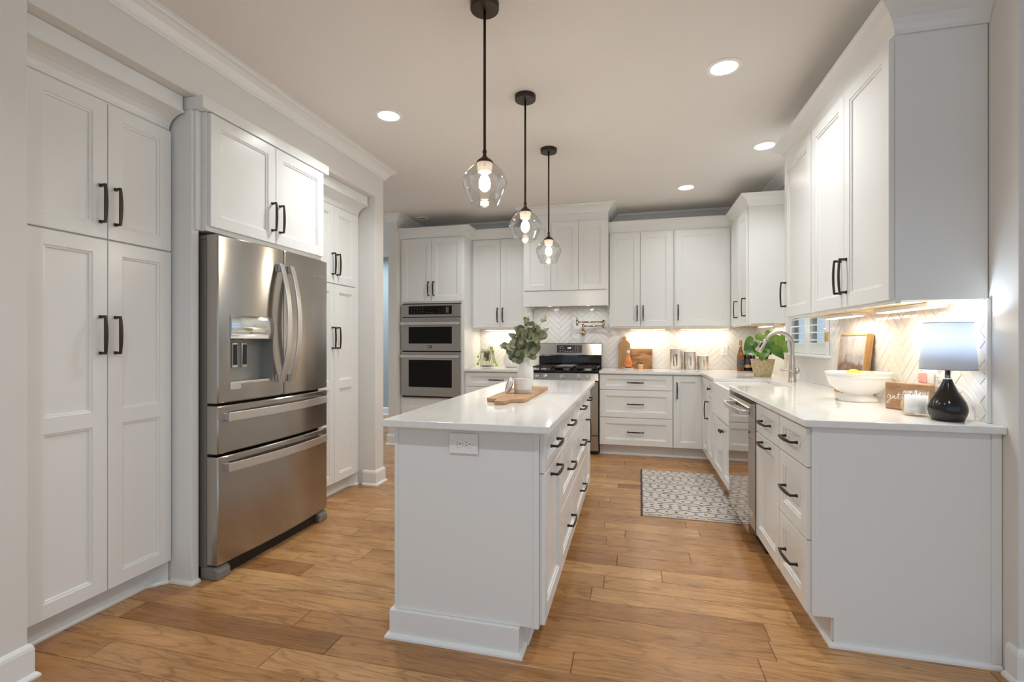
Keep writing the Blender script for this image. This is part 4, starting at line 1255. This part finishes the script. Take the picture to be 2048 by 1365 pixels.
UW = (1.0, 0.90, 0.76)
def under_light(label, c, L_, alongx, power):
    t = thing('under_cabinet_light', label, 'cabinet light', (c[0], c[1], UZ0 - 0.0042), 0, 'under-cabinet lights')
    hx, hy = (L_ / 2, 0.035) if alongx else (0.035, L_ / 2)
    MB().box((-hx, -hy, -0.020), (hx, hy, -0.0003)).build('housing', 'plastic', t, bevel=0.002)
    MB().box((-hx + 0.012, -hy + 0.010, -0.0225), (hx - 0.012, hy - 0.010, -0.0203)).build('diffuser', 'barglow', t)
    area_light('under_cabinet_glow', (c[0], c[1], UZ0 - 0.030), 2 * hx - 0.03, power, UW, size_y=2 * hy - 0.02)
under_light('light bar under the upper cabinet by the oven tower', (-1.56, 5.80, 0), 0.50, True, 1.5)
under_light('light bar under the upper cabinet over the cutting boards', (0.16, 5.80, 0), 0.40, True, 1.5)
under_light('light bar under the wide single-door upper cabinet over the canisters', (0.78, 5.80, 0), 0.52, True, 1.5)
under_light('light bar under the corner upper cabinet near the potted plant', (1.22, 5.02, 0), 0.34, False, 1.6)
under_light('light bar under the upper cabinet over the leaning picture', (1.20, 3.22, 0), 0.40, False, 1.6)
under_light('light bar under the upper cabinet directly over the table lamp', (1.20, 2.55, 0), 0.46, False, 1.8)

# table lamp
tl = thing('table_lamp', 'black teardrop table lamp with a white drum shade at the counter end', 'table lamp', (1.222, 2.296, 0.9142))
MB().lathe([(0.050, 0), (0.052, 0.004), (0.058, 0.022), (0.0622, 0.040), (0.0618, 0.056), (0.0555, 0.078), (0.0435, 0.099), (0.0315, 0.120), (0.0222, 0.142), (0.0152, 0.160), (0.0142, 0.165)], 48).build('base', 'lampblack', tl, sharp=60)
MB().lathe([(0.0138, 0.1655), (0.0138, 0.169)], 24).build('collar', 'chrome', tl)
MB().lathe([(0.0088, 0.1695), (0.0088, 0.262)], 24).build('neck', 'lampblack', tl)
MB().lathe([(0.0895, 0.206), (0.0770, 0.392), (0.0758, 0.392), (0.0883, 0.206), (0.0895, 0.206)], 64, cap0=False, cap1=False).build('lamp_shade', 'shade', tl)
mb = MB()
for z_, r_ in ((0.206, 0.0893), (0.392, 0.0768)):
    mb.tube([(r_ * math.cos(2 * PI * k / 48), r_ * math.sin(2 * PI * k / 48), z_) for k in range(49)], 0.0016, 6, caps=False)
mb.build('shade_ring', mat('ring_grey', (0.30, 0.33, 0.38), 0.5), tl)
MB().sphere((0, 0, 0.315), 0.026, 18).build('bulb', emit('cool_bulb_glow', (0.78, 0.88, 1.0), 25), tl)
point_light('table_lamp_glow', (1.222, 2.296, 0.9142 + 0.350), 4.0, (0.72, 0.86, 1.0), 0.02)

# ------------------------------------------------------------------ rug
mb = MB(); mb.box((0.0, 0.0, 0.0008), (0.64, 1.245, 0.008))
rugt = thing('rug', 'cream runner rug with charcoal diamond pattern on the floor by the sink', 'rug', (0.064, 3.510, 0), -0.012)
mb.build('pile', 'rug', rugt, bevel=0.002)
MB().box((-0.014, -0.002, 0.0006), (-0.0004, 1.247, 0.0095)).build('binding', mat('rug_binding', (0.06, 0.055, 0.06), 0.9), rugt)

# ------------------------------------------------------------------ things on the island
cb = MB()
def outline_board():
    pts = []
    def arc(cx, cy, r, a0, a1, n=6):
        for k in range(n + 1):
            a = math.radians(a0 + (a1 - a0) * k / n); pts.append((cx + r * math.cos(a), cy + r * math.sin(a)))
    w, L_, r = 0.104, 0.74, 0.03
    arc(w - r, L_ - r, r, 0, 90); arc(-w + r, L_ - r, r, 90, 180); arc(-w + 0.035, 0.035, 0.035, 180, 262, 5)
    pts.extend([(-0.045, -0.004), (-0.034, -0.022), (-0.031, -0.055)])
    arc(0, -0.075, 0.031, 180, 360, 10)
    pts.extend([(0.031, -0.055), (0.034, -0.022), (0.045, -0.004)])
    arc(w - 0.035, 0.035, 0.035, 278, 360, 5)
    return pts
cb.prism([(x, y, 0) for x, y in outline_board()], (0, 0, 0.020))
tag(cb.build('serving_board', 'board', bevel=0.003, loc=(-0.650, 2.405, 0.9143), rot=(0, 0, 0.0)), 'long wooden paddle board lying on the island under candle and vase', 'cutting board')
BTOP = 0.9143 + 0.0203

vs_ = thing('vase', 'white bottle-shaped ceramic vase with eucalyptus on the island board', 'vase', (-0.655, 2.93, BTOP))
outp = [(0.036, 0.0), (0.041, 0.003), (0.046, 0.03), (0.050, 0.075), (0.051, 0.11), (0.047, 0.135), (0.036, 0.160), (0.0285, 0.176), (0.0275, 0.190), (0.030, 0.203), (0.0295, 0.205)]
inp = [(0.0265, 0.204), (0.0245, 0.190), (0.025, 0.176), (0.030, 0.160), (0.001, 0.150)]
MB().lathe(outp + inp, 40).build('body', 'white', vs_, sharp=70)

def leaf_disc(mb, p, nrm, ax, r, fold=0.25, n=10):
    nrm = Vector(nrm).normalized(); ax = (Vector(ax) - nrm * Vector(ax).dot(nrm)).normalized(); s = nrm.cross(ax)
    p = Vector(p)
    base = mb.bm.verts.new(p); tip = mb.bm.verts.new(p + ax * 2 * r)
    midv = mb.bm.verts.new(p + ax * r - nrm * r * fold * 0.2)
    for sg in (1, -1):
        e = []
        for k in range(1, n):
            a = PI * k / n
            u = r - r * math.cos(a); w = r * math.sin(a) * 0.98
            e.append(mb.bm.verts.new(p + ax * u + s * sg * w + nrm * (fold * w * w / r)))
        seq = [base] + e + [tip]
        for a, b in zip(seq, seq[1:]):
            f = mb.bm.faces.new((midv, a, b) if sg > 0 else (midv, b, a)); f.smooth = True

eu = thing('eucalyptus_bouquet', 'bunch of round-leaved green eucalyptus stems standing in the white vase', 'plant', (-0.655, 2.93, BTOP + 0.204))
rl = random.Random(11)
stems, leaves = MB(), MB()
tips = [(-0.145, -0.02, 0.095), (-0.125, -0.05, 0.045), (-0.09, 0.03, 0.115), (-0.05, -0.03, 0.150), (-0.012, 0.02, 0.235), (0.03, -0.02, 0.215), (0.075, 0.03, 0.180), (0.118, -0.01, 0.232), (0.125, 0.0, 0.145), (0.10, -0.04, 0.085), (0.02, -0.05, 0.12), (-0.06, -0.05, 0.075), (0.06, -0.05, 0.06), (-0.02, -0.04, 0.02), (-0.035, -0.055, -0.02), (-0.085, -0.055, 0.065), (-0.03, -0.06, 0.095), (0.03, -0.055, 0.035), (0.0, -0.05, 0.16)]
for tx, ty, tz in tips:
    p0 = Vector((tx * 0.06, ty * 0.06, -0.09)); p3 = Vector((tx, ty, tz)); p1 = Vector((tx * 0.08, ty * 0.08, 0.005)); p2 = Vector((tx * 0.55, ty * 0.6, max(tz * 0.75, 0.03)))
    pts = []
    for k in range(11):
        t_ = k / 10; q = 1 - t_
        pts.append(p0 * q ** 3 + p1 * 3 * q * q * t_ + p2 * 3 * q * t_ * t_ + p3 * t_ ** 3)
    stems.tube(pts, [0.0018 - 0.0008 * k / 10 for k in range(11)], 6)
    for k in range(4, 11):
        for sg in (1, -1):
            if rl.random() < 0.42: continue
            d = (pts[k] - pts[k - 1]).normalized()
            side = d.cross(Vector((rl.uniform(-1, 1), rl.uniform(-1, 1), rl.uniform(-0.5, 0.5)))).normalized()
            ax = side * sg + d * 0.5
            nn = Vector((rl.uniform(-1.1, 1.1), -0.8, rl.uniform(-0.5, 1.2)))
            leaf_disc(leaves, pts[k] + ax.normalized() * 0.004, nn, ax, rl.uniform(0.018, 0.029) * (1.1 if k < 9 else 0.85))
stems.build('stems', 'twig', eu)
leaves.build('leaves', 'euc', eu, recalc=False)

cd = thing('candle', 'white and grey glass candle tumbler on the island board', 'candle', (-0.619, 2.700, BTOP))
MB().lathe([(0.047, 0), (0.0495, 0.003), (0.050, 0.024)], 40).build('frosted_base', mat('grey_glaze', (0.62, 0.60, 0.56), 0.3), cd, sharp=60)
MB().lathe([(0.0500, 0.0242), (0.0505, 0.083), (0.0475, 0.083), (0.0470, 0.062), (0.001, 0.061)], 40).build('jar', mat('white_glass', (0.80, 0.785, 0.75), 0.2), cd, sharp=60)
MB().tube([(0, 0, 0.0615), (0.001, 0, 0.072)], 0.001, 6).build('wick', 'blackmatte', cd)
dt = MB()
for k in range(7):
    a = math.radians(-125 + k * 9); dt.sphere((0.0505 * math.cos(a), 0.0505 * math.sin(a), 0.052), 0.0012, 6)
dt.build('label_print', 'grey', cd)
ld_ = thing('marble_lid', 'round marble candle lid with wooden back leaning against the island candle', 'candle_lid', (-0.688, 2.668, BTOP))  # lid of the island candle, kept as a separate thing
mb = MB().lathe([(0.043, 0.0), (0.045, 0.002), (0.045, 0.010), (0.043, 0.012), (0.001, 0.012)], 36)
lid = mb.build('marble_disc', 'marble', ld_, sharp=50, loc=(0.0, 0.0, 0.0455), rot=(0, math.radians(-72), math.radians(28)))
mb = MB().lathe([(0.040, -0.006), (0.0425, -0.0003)], 36)
mb.build('lid_plug', 'frame', lid)

# ------------------------------------------------------------------ back counter, left of the range
gp_ = thing('glass_planter', 'square glass planter with lime trailing pothos near the oven tower', 'plant', (-1.745, 5.655, 0.9142))
mb = MB(); w = 0.068; h = 0.20; tg = 0.003
mb.loft([ringrect(-w, w, -w, w, 0), ringrect(-w, w, -w, w, h), ringrect(-w + tg, w - tg, -w + tg, w - tg, h), ringrect(-w + tg, w - tg, -w + tg, w - tg, 0.006)])
mb.build('glass_jar', 'glass', gp_)
pb = MB(); rp = random.Random(4)
for i in range(70): pb.sphere((rp.uniform(-0.056, 0.056), rp.uniform(-0.056, 0.056), 0.013 + rp.uniform(0, 0.008)), 0.006, 6)
tag_ = pb.build('pebbles', mat('pebble', (0.22, 0.17, 0.12), 0.6), gp_); tag_['kind'] = 'stuff'
rt_ = MB(); lf = MB(); st = MB()
for i in range(34):
    a = rp.uniform(0, 2 * PI); r0 = rp.uniform(0.01, 0.05)
    rt_.tube([(r0 * math.cos(a + k * 0.5), r0 * math.sin(a + k * 0.5), 0.195 - k * 0.04 * rp.uniform(0.6, 1)) for k in range(4)], 0.0022 if i % 3 else 0.006, 5)
for (dx, dz_, dy) in ((-0.12, 0.13, 0.0), (-0.075, 0.09, -0.07), (-0.02, 0.115, -0.075), (0.07, 0.20, 0.0), (0.035, 0.235, 0.0), (0.055, 0.24, 0.03), (0.09, 0.17, -0.04), (0.01, 0.05, -0.075), (0.05, 0.035, -0.075), (0.10, 0.10, -0.05), (0.115, 0.06, -0.03), (0.095, 0.075, -0.06), (-0.05, 0.19, -0.02), (0.02, 0.20, -0.05), (0.12, 0.03, -0.02), (-0.09, 0.05, -0.06)):
    st.tube([(dx * 0.2, dy * 0.2, 0.17), (dx * 0.6, dy * 0.7, max(dz_, 0.2) + 0.03), (dx, dy, dz_)], 0.0016, 6)
    leaf_disc(lf, (dx, dy, dz_ + 0.012), (rp.uniform(-0.4, 0.4), -1, rp.uniform(0.1, 0.7)), (rp.uniform(-0.6, 0.6), 0, -1), rp.uniform(0.013, 0.020), 0.2, 8)
rt_.build('roots', 'twig', gp_); st.build('stems', 'stem', gp_); lf.build('leaves', 'lime', gp_, recalc=False)

wv = thing('vase', 'round white dimpled vase on the back counter behind the eucalyptus', 'vase', (-1.462, 5.735, 0.9142))
MB().lathe([(0.060, 0), (0.075, 0.006), (0.094, 0.05), (0.098, 0.09), (0.090, 0.14), (0.070, 0.19), (0.048, 0.225), (0.036, 0.245), (0.034, 0.262), (0.036, 0.27), (0.030, 0.269), (0.029, 0.25), (0.001, 0.22)], 48).build('body', 'dimple', wv, sharp=80)

# ------------------------------------------------------------------ back counter, right of the range
def lean(name, pts, th, material, label, cat, loc, lean_deg, bevel=0.003, group=None):
    mb = MB(); mb.prism([(x, 0, z) for x, z in pts], (0, th, 0))
    return tag(mb.build(name, material, bevel=bevel, loc=loc, rot=(-math.radians(lean_deg), 0, 0)), label, cat, group)
pp = [(-0.068, 0), (0.068, 0), (0.068, 0.285)]
for k in range(1, 7):
    a = k / 6; pp.append((0.068 - 0.045 * (a ** 1.6), 0.285 + 0.05 * a))
pp += [(0.020, 0.345), (0.020, 0.372), (0.014, 0.380), (-0.014, 0.380), (-0.020, 0.372), (-0.020, 0.345)]
for k in range(5, -1, -1):
    a = (k + 1) / 6 if k else 0; pp.append((-(0.068 - 0.045 * (a ** 1.6)), 0.285 + 0.05 * a))
lean('cutting_board', pp, 0.016, 'paddle', 'tall wooden paddle cutting board leaning on the back tile', 'cutting board', (-0.107, 5.829, 0.9148), 6, group='leaning cutting boards')
lean('cutting_board', [(-0.122, 0), (0.122, 0), (0.122, 0.232), (-0.122, 0.232)], 0.018, 'flame', 'rectangular dark-grained cutting board leaning behind the orange bottle', 'cutting board', (0.092, 5.838, 0.9148), 8, group='leaning cutting boards')
dish = MB().lathe([(0.04, 0), (0.062, 0.006), (0.067, 0.012), (0.060, 0.009), (0.001, 0.006)], 36)
tag(dish.build('saucer', 'white', loc=(-0.060, 5.745, 0.9143), sharp=60), 'small white saucer under the orange sauce bottle', 'saucer')
sb = thing('sauce_bottle', 'orange hot sauce bottle on a saucer before the boards', 'bottle', (-0.060, 5.745, 0.9143 + 0.0068))
MB().lathe([(0.034, 0), (0.038, 0.004), (0.038, 0.018)], 24).build('base', mat('dark_red_glass', (0.10, 0.02, 0.02), 0.2), sb)
MB().lathe([(0.038, 0.0183), (0.0385, 0.085), (0.034, 0.105), (0.022, 0.128), (0.0145, 0.140), (0.0135, 0.166)], 24).build('body', mat('orange_sauce', (0.72, 0.22, 0.05), 0.2), sb)
MB().lathe([(0.0388, 0.020), (0.0392, 0.022), (0.0392, 0.080), (0.0388, 0.082)], 24, cap0=False, cap1=False).build('label', leaf_mat('label_print_mix', (0.66, 0.14, 0.03), (0.70, 0.30, 0.12), 0.5, 45), sb)
MB().lathe([(0.0150, 0.1662), (0.0150, 0.172)], 20).build('neck_ring', 'bronze', sb)
MB().lathe([(0.0155, 0.1722), (0.0145, 0.205), (0.010, 0.208)], 20).build('cap', 'plastic', sb)
tp = thing('succulent_pot', 'tiny peach terracotta pot with a small succulent', 'plant', (0.080, 5.745, 0.9142))
MB().lathe([(0.024, 0), (0.031, 0.055), (0.0315, 0.060), (0.028, 0.060), (0.027, 0.052), (0.001, 0.051)], 24).build('pot', mat('peach_clay', (0.72, 0.44, 0.26), 0.7), tp, sharp=60)
lf = MB(); rq = random.Random(8)
for i in range(34):
    a = rq.uniform(0, 2 * PI); e = rq.uniform(0.1, 1.3)
    d = Vector((math.cos(a) * math.cos(e) * 1.5 - 0.3, math.sin(a) * math.cos(e) * 0.8, math.sin(e)))
    leaf_disc(lf, Vector((0, 0, 0.052)) + d * rq.uniform(0.005, 0.03), (rq.uniform(-1, 1), -1, rq.uniform(-0.5, 1)), d, rq.uniform(0.006, 0.010), 0.3, 6)
lf.build('leaves', 'succ', tp, recalc=False)

def canister(label, x, y, r, h, fill):
    t = thing('canister', label, 'canister', (x, y, 0.9142), 0, 'steel canisters')
    a0 = math.radians(-101)                 # window turned to the room
    MB().lathe([(r - 0.002, 0), (r, 0.003), (r, h - 0.012)], 48).build('body', 'steelbright', t, sharp=40)
    MB().lathe([(r + 0.001, h - 0.0118), (r + 0.0015, h - 0.009), (r + 0.0015, h), (r - 0.003, h + 0.003), (0.02, h + 0.003), (0.016, h + 0.004)], 48).build('lid', 'steelbright', t, sharp=40)
    w2, z0, z1 = 0.022, 0.14 * h, 0.78 * h
    out = []
    for k in range(9):
        a = PI * k / 8; out.append((w2 * math.cos(a), z1 - w2 + w2 * math.sin(a)))
    for k in range(9):
        a = PI + PI * k / 8; out.append((w2 * math.cos(a), z0 + w2 + w2 * math.sin(a)))
    def wrap(u, z, rr): 
        a = a0 + u / r
        return (rr * math.cos(a), rr * math.sin(a), z)
    mb = MB(); mb.face([wrap(u, z, r + 0.0012) for u, z in out]); mb.build('sight_window', fill, t)
    mb = MB(); mb.tube([wrap(u, z, r + 0.0014) for u, z in out + out[:1]], 0.0016, 6, caps=False); mb.build('window_rim', 'chrome', t)
f1 = leaf_mat('coffee_beans', (0.06, 0.035, 0.02), (0.35, 0.27, 0.18), 0.25, 90)
f2 = leaf_mat('grey_sugar', (0.22, 0.20, 0.17), (0.45, 0.42, 0.38), 0.25, 60)
f3 = leaf_mat('golden_grain', (0.42, 0.28, 0.11), (0.60, 0.42, 0.20), 0.25, 120)
canister('tallest steel canister with oval window, beside the rustic board', 0.471, 5.778, 0.071, 0.232, f1)
canister('middle-height steel canister with oval window between two others', 0.621, 5.790, 0.0655, 0.205, f2)
canister('shortest steel canister with oval window showing golden grain', 0.762, 5.795, 0.060, 0.155, f3)

# wine bottles in the corner
gl1 = mat('amber_glass', (0.19, 0.085, 0.012), 0.06)
gl2 = mat('dark_wine_glass', (0.018, 0.010, 0.014), 0.06)
lab1 = leaf_mat('dark_label', (0.03, 0.028, 0.028), (0.12, 0.11, 0.10), 0.5, 70)
lab2 = leaf_mat('navy_label', (0.025, 0.022, 0.045), (0.07, 0.06, 0.09), 0.5, 40)
lab3 = mat('tan_label', (0.62, 0.38, 0.20), 0.5)
def wine(label, x, y, k, gm, lm, band):
    t = thing('wine_bottle', label, 'bottle', (x, y, 0.9142), 0, 'wine bottles in the corner')
    MB().lathe([(0.030 * k, 0), (0.0365 * k, 0.004), (0.0368 * k, 0.150 * k), (0.033 * k, 0.180 * k), (0.022 * k, 0.215 * k), (0.0155 * k, 0.240 * k), (0.0142 * k, 0.285 * k)], 32).build('body', gm, t)
    MB().lathe([(0.0156 * k, 0.2852 * k), (0.0150 * k, 0.325 * k), (0.013 * k, 0.331 * k)], 24).build('capsule', mat('capsule_foil', (0.46, 0.28, 0.14), 0.3, 0.6) if not band else 'black', t)
    MB().lathe([(0.0370 * k, 0.030), (0.0374 * k, 0.031), (0.0374 * k, 0.128), (0.0370 * k, 0.129)], 32, cap0=False, cap1=False).build('label', lm, t)
    if band: MB().lathe([(0.0375 * k, 0.034), (0.0378 * k, 0.035), (0.0378 * k, 0.066), (0.0375 * k, 0.067)], 32, cap0=False, cap1=False).build('label_band', lab3, t)
    else: MB().lathe([(0.0148 * k, 0.262 * k), (0.0156 * k, 0.263 * k), (0.0156 * k, 0.280 * k), (0.0148 * k, 0.281 * k)], 24, cap0=False, cap1=False).build('neck_band', lab3, t)
wine('amber wine bottle with a tan capsule, tallest beside the potted plant', 1.128, 5.670, 1.0, gl1, lab1, False)
wine('dark wine bottle with navy and tan label between amber bottle and plant', 1.196, 5.700, 0.90, gl2, lab2, True)
wine('dark wine bottle with navy and tan label, mostly hidden by the plant pot', 1.258, 5.735, 0.88, gl2, lab2, True)

# ------------------------------------------------------------------ potted plant by the sink
pt = thing('potted_plant', 'leafy green philodendron in a woven tan pot behind the sink', 'plant', (1.140, 4.800, 0.9142))
pr = [(0.066, 0), (0.071, 0.003), (0.099, 0.146), (0.101, 0.152), (0.101, 0.158), (0.095, 0.158), (0.092, 0.148), (0.001, 0.142)]
MB().lathe(pr, 48).build('pot', 'basket', pt, sharp=60)
MB().lathe([(0.0915, 0.1422), (0.08, 0.150), (0.05, 0.154), (0.001, 0.154)], 32).build('soil', 'soil', pt)
HEART = [(0, 0), (0.05, -0.10), (0.13, -0.18), (0.24, -0.22), (0.36, -0.20), (0.45, -0.12), (0.50, 0.02), (0.51, 0.16), (0.48, 0.30), (0.41, 0.46), (0.31, 0.62), (0.20, 0.77), (0.09, 0.91), (0.0, 1.0)]
def heart_leaf(mb, p, nrm, ax, size, curl=0.25):
    nrm = Vector(nrm).normalized(); ax = Vector(ax); ax = (ax - nrm * ax.dot(nrm)).normalized(); s = nrm.cross(ax); p = Vector(p)
    def P(u, v): return p + (s * u + ax * v + nrm * (curl * abs(u) - 0.28 * max(v, 0) ** 2)) * size
    ribs = [mb.bm.verts.new(P(0, v)) for v in (0, 0.2, 0.45, 0.7, 1.0)]
    for sg in (1, -1):
        e = [ribs[0]] + [mb.bm.verts.new(P(sg * u, v)) for u, v in HEART[1:-1]] + [ribs[-1]]
        link_ = [0, 0, 0, 0, 0, 0, 1, 1, 1, 2, 2, 3, 3, 4]
        for k in range(len(e) - 1):
            a, b = ribs[link_[k]], ribs[link_[k + 1]]
            poly = [a, e[k], e[k + 1]] + ([b] if b not in (a, e[k + 1]) else [])
            poly = [q for i, q in enumerate(poly) if q not in poly[:i]]
            if len(poly) < 3: continue
            f = mb.bm.faces.new(poly if sg > 0 else poly[::-1]); f.smooth = True
lf, backlit_lf, st = MB(), MB(), MB()
LV = [(-0.085, 0.00, 0.320, 0.115, -0.55, -0.55), (-0.045, -0.03, 0.285, 0.110, -0.2, -0.8), (-0.030, 0.03, 0.340, 0.080, 0.25, 0.9), (0.020, 0.04, 0.335, 0.080, 0.5, 0.6), (0.065, 0.02, 0.385, 0.105, -0.45, -0.85),
      (-0.070, -0.05, 0.235, 0.105, -1.0, -0.25), (-0.015, -0.08, 0.235, 0.095, -0.25, -1.0), (0.070, -0.06, 0.245, 0.140, 0.75, -0.7), (0.110, 0.0, 0.335, 0.090, 0.35, -0.85), (0.125, 0.02, 0.290, 0.110, 0.7, -0.75), (0.06, -0.03, 0.290, 0.07, -0.4, 0.7),
      (0.150, 0.05, 0.370, 0.105, 0.35, -0.9), (0.0, -0.07, 0.270, 0.085, 0.4, -0.6), (-0.04, 0.05, 0.27, 0.09, -0.5, -0.3), (0.05, 0.06, 0.26, 0.09, 0.6, 0.2)]
for (x_, y_, z_, sz, ax_, az_) in LV:
    nn = (rq.uniform(-0.35, 0.35), -1.0, rq.uniform(0.25, 0.7))
    heart_leaf(backlit_lf if z_ > 0.325 or (z_ > 0.26 and ax_ > 0.6) else lf, (x_, y_ - 0.03, z_), nn, (ax_, -0.15, az_), min(sz, 0.118))
    st.tube([(x_ * 0.25, y_ * 0.25, 0.150), (x_ * 0.7, y_ * 0.6, 0.15 + (z_ - 0.15) * 0.75), (x_, y_ - 0.028, z_)], 0.0028, 7)
lf.build('leaves', 'leaf', pt, recalc=False); backlit_lf.build('backlit_leaves', leaf_mat('backlit_leaf', (0.11, 0.21, 0.018), (0.25, 0.36, 0.05), 0.32, 9), pt, recalc=False); st.build('stems', 'stem', pt)  # upper leaves get a lighter yellow-green; their backlight is painted into the colour

# ------------------------------------------------------------------ right counter group
bw = thing('fruit_bowl', 'large white footed bowl holding lemons on the quartz counter', 'bowl', (1.165, 2.945, 0.9142))
MB().lathe([(max(r * 0.825, 0.001), z) for r, z in [(0.108, 0.0), (0.110, 0.006), (0.098, 0.018), (0.078, 0.034), (0.082, 0.040), (0.120, 0.056), (0.155, 0.084), (0.170, 0.112), (0.174, 0.126), (0.178, 0.128), (0.178, 0.134), (0.176, 0.136), (0.183, 0.146), (0.186, 0.152), (0.182, 0.154), (0.170, 0.140), (0.160, 0.110), (0.120, 0.072), (0.06, 0.055), (0.001, 0.052)]], 64).build('body', 'white', bw, sharp=75)
def lemon(label, p, rz):
    mb = MB(); mb.sphere((0, 0, 0), 0.036, 20, (1.28, 1, 1))
    for v in mb.bm.verts:
        if abs(v.co.x) > 0.038: v.co.x *= 1.10; 
    o = mb.build('lemon', 'lemon', loc=p, rot=(0.1, 0.15, rz)); tag(o, label, 'fruit', 'lemons in the bowl')
lemon('bright lemon standing highest above the bowl rim', (1.130, 2.905, 0.9142 + 0.135), 0.7)
lemon('lemon low in the bowl, half hidden behind its rim', (1.212, 2.915, 0.9142 + 0.120), 1.3)
lemon('lemon hidden under the top lemon inside the bowl', (1.165, 3.010, 0.9142 + 0.106), 2.4)

pc = thing('framed_picture', 'misty autumn landscape canvas in a wood frame leaning behind the fruit bowl', 'picture', (1.250, 3.50, 0.9148), ROT_R)
pic = MB()
PWd, PHt, PT = 0.36, 0.365, 0.036
for a, b in (((0, 0, 0), (0.010, PT, PHt)), ((PWd - 0.010, 0, 0), (PWd, PT, PHt)), ((0.010, 0, 0), (PWd - 0.010, PT, 0.010)), ((0.010, 0, PHt - 0.010), (PWd - 0.010, PT, PHt))): pic.box(a, b)
pc.rotation_euler = (0, 0, ROT_R)
pf_ = pic.build('frame', 'frame', pc, rot=(-math.radians(6), 0, 0), bevel=0.0015)
MB().box((0.0105, 0.004, 0.0105), (PWd - 0.0105, PT - 0.004, PHt - 0.0105)).build('canvas', 'art', pc, rot=(-math.radians(6), 0, 0))

# wooden sign with cursive word
sg_ = thing('wooden_sign', 'brown wooden block sign with white script behind the ribbed candle', 'sign', (1.160, 2.652, 0.9142), math.atan2(-0.177, 0.084))
MB().box((0, 0, 0), (0.198, 0.042, 0.127)).build('block', 'sign', sg_, bevel=0.006)
def stroke(pts, r=0.0011):
    P_ = [Vector((x * 0.001, -0.0006, z * 0.001)) for x, z in pts]
    sm = []
    for i in range(len(P_) - 1):
        p0, p1, p2, p3 = P_[max(i - 1, 0)], P_[i], P_[i + 1], P_[min(i + 2, len(P_) - 1)]
        for k in range(6):
            t_ = k / 6
            sm.append(0.5 * ((2 * p1) + (p2 - p0) * t_ + (2 * p0 - 5 * p1 + 4 * p2 - p3) * t_ * t_ + (3 * p1 - p0 - 3 * p2 + p3) * t_ ** 3))
    sm.append(P_[-1])
    return sm
wr = MB()
for ptsq in ([(26, 62), (18, 67), (10, 60), (12, 52), (20, 54), (25, 62), (23, 46), (16, 32), (9, 27), (8, 33), (18, 43), (33, 52)],
             [(33, 52), (44, 62), (38, 65), (33, 56), (37, 51), (44, 60), (46, 63), (46, 54), (50, 51), (58, 57)],
             [(58, 57), (66, 82), (62, 60), (64, 52), (70, 52), (78, 58)], [(55, 70), (78, 72)],
             [(78, 58), (88, 84), (86, 88), (84, 74), (83, 51), (88, 62), (94, 62), (95, 53), (100, 51), (106, 56)],
             [(106, 56), (116, 62), (114, 66), (108, 58), (112, 51), (122, 54), (128, 60)],
             [(128, 60), (132, 67), (138, 64), (137, 53), (142, 51), (154, 58)]):
    wr.tube(stroke([(x + 4, z) for x, z in ptsq]), 0.0011, 6)
wr.build('script_lettering', 'plastic', sg_)

rc = thing('wooden_lid', 'round pale wooden candle lid propped between wooden sign and ribbed candle', 'candle_lid', (1.189, 2.493, 0.9142))  # wooden lid of the ribbed candle, stood on its edge
mb = MB().lathe([(0.034, 0.0), (0.036, 0.002), (0.036, 0.010), (0.034, 0.012)], 36)
mb.build('disc', 'lid', rc, sharp=50, loc=(0.0, 0.0, 0.0365), rot=(math.radians(78), 0, math.radians(-62)))

rb_ = thing('candle', 'clear ribbed glass candle with white wax beside the black lamp', 'candle', (1.172, 2.415, 0.9142))
so = [(0.0405, 0.0), (0.0440, 0.003), (0.0445, 0.105), (0.0415, 0.105), (0.0410, 0.012), (0.001, 0.011)]
MB().lathe(so, 144, rib=0.006, ribn=30).build('ribbed_glass', 'ribglass', rb_)
MB().lathe([(0.0396, 0.0125), (0.0396, 0.086), (0.001, 0.085)], 48).build('wax', 'wax', rb_)
for wx in (-0.018, 0.018): MB().tube([(wx, 0, 0.0855), (wx + 0.002, 0, 0.096)], 0.0012, 6).build('wick', 'blackmatte', rb_)

pk = thing('air_freshener', 'pink scented oil plug-in on the outlet behind the lamp', 'air freshener', (1.3205, 2.587, 1.070), ROT_R)
MB().box((-0.020, -0.030, -0.035), (0.020, -0.0012, 0.028)).build('housing', 'plastic', pk, bevel=0.008, seg=3)
MB().box((-0.017, -0.052, -0.030), (0.017, -0.0302, 0.022)).build('oil_vial', mat('pink_oil', (0.85, 0.42, 0.38), 0.15), pk, bevel=0.007, seg=3)
cdp = [(1.317, 2.50, 1.062), (1.300, 2.44, 1.058), (1.305, 2.385, 1.045), (1.310, 2.330, 1.020), (1.312, 2.300, 0.985), (1.312, 2.295, 0.940), (1.308, 2.298, 0.9185), (1.288, 2.300, 0.9180)]
sm = []
V_ = [Vector(p) for p in cdp]
for i in range(len(V_) - 1):
    p0, p1, p2, p3 = V_[max(i - 1, 0)], V_[i], V_[i + 1], V_[min(i + 2, len(V_) - 1)]
    for k in range(8):
        t_ = k / 8
        sm.append(0.5 * ((2 * p1) + (p2 - p0) * t_ + (2 * p0 - 5 * p1 + 4 * p2 - p3) * t_ * t_ + (3 * p1 - p0 - 3 * p2 + p3) * t_ ** 3))
sm.append(V_[-1])
tag(MB().tube(sm, 0.0032, 8).build('power_cord', 'plastic'), 'white power cord arching from the outlet behind the black lamp', 'cord')
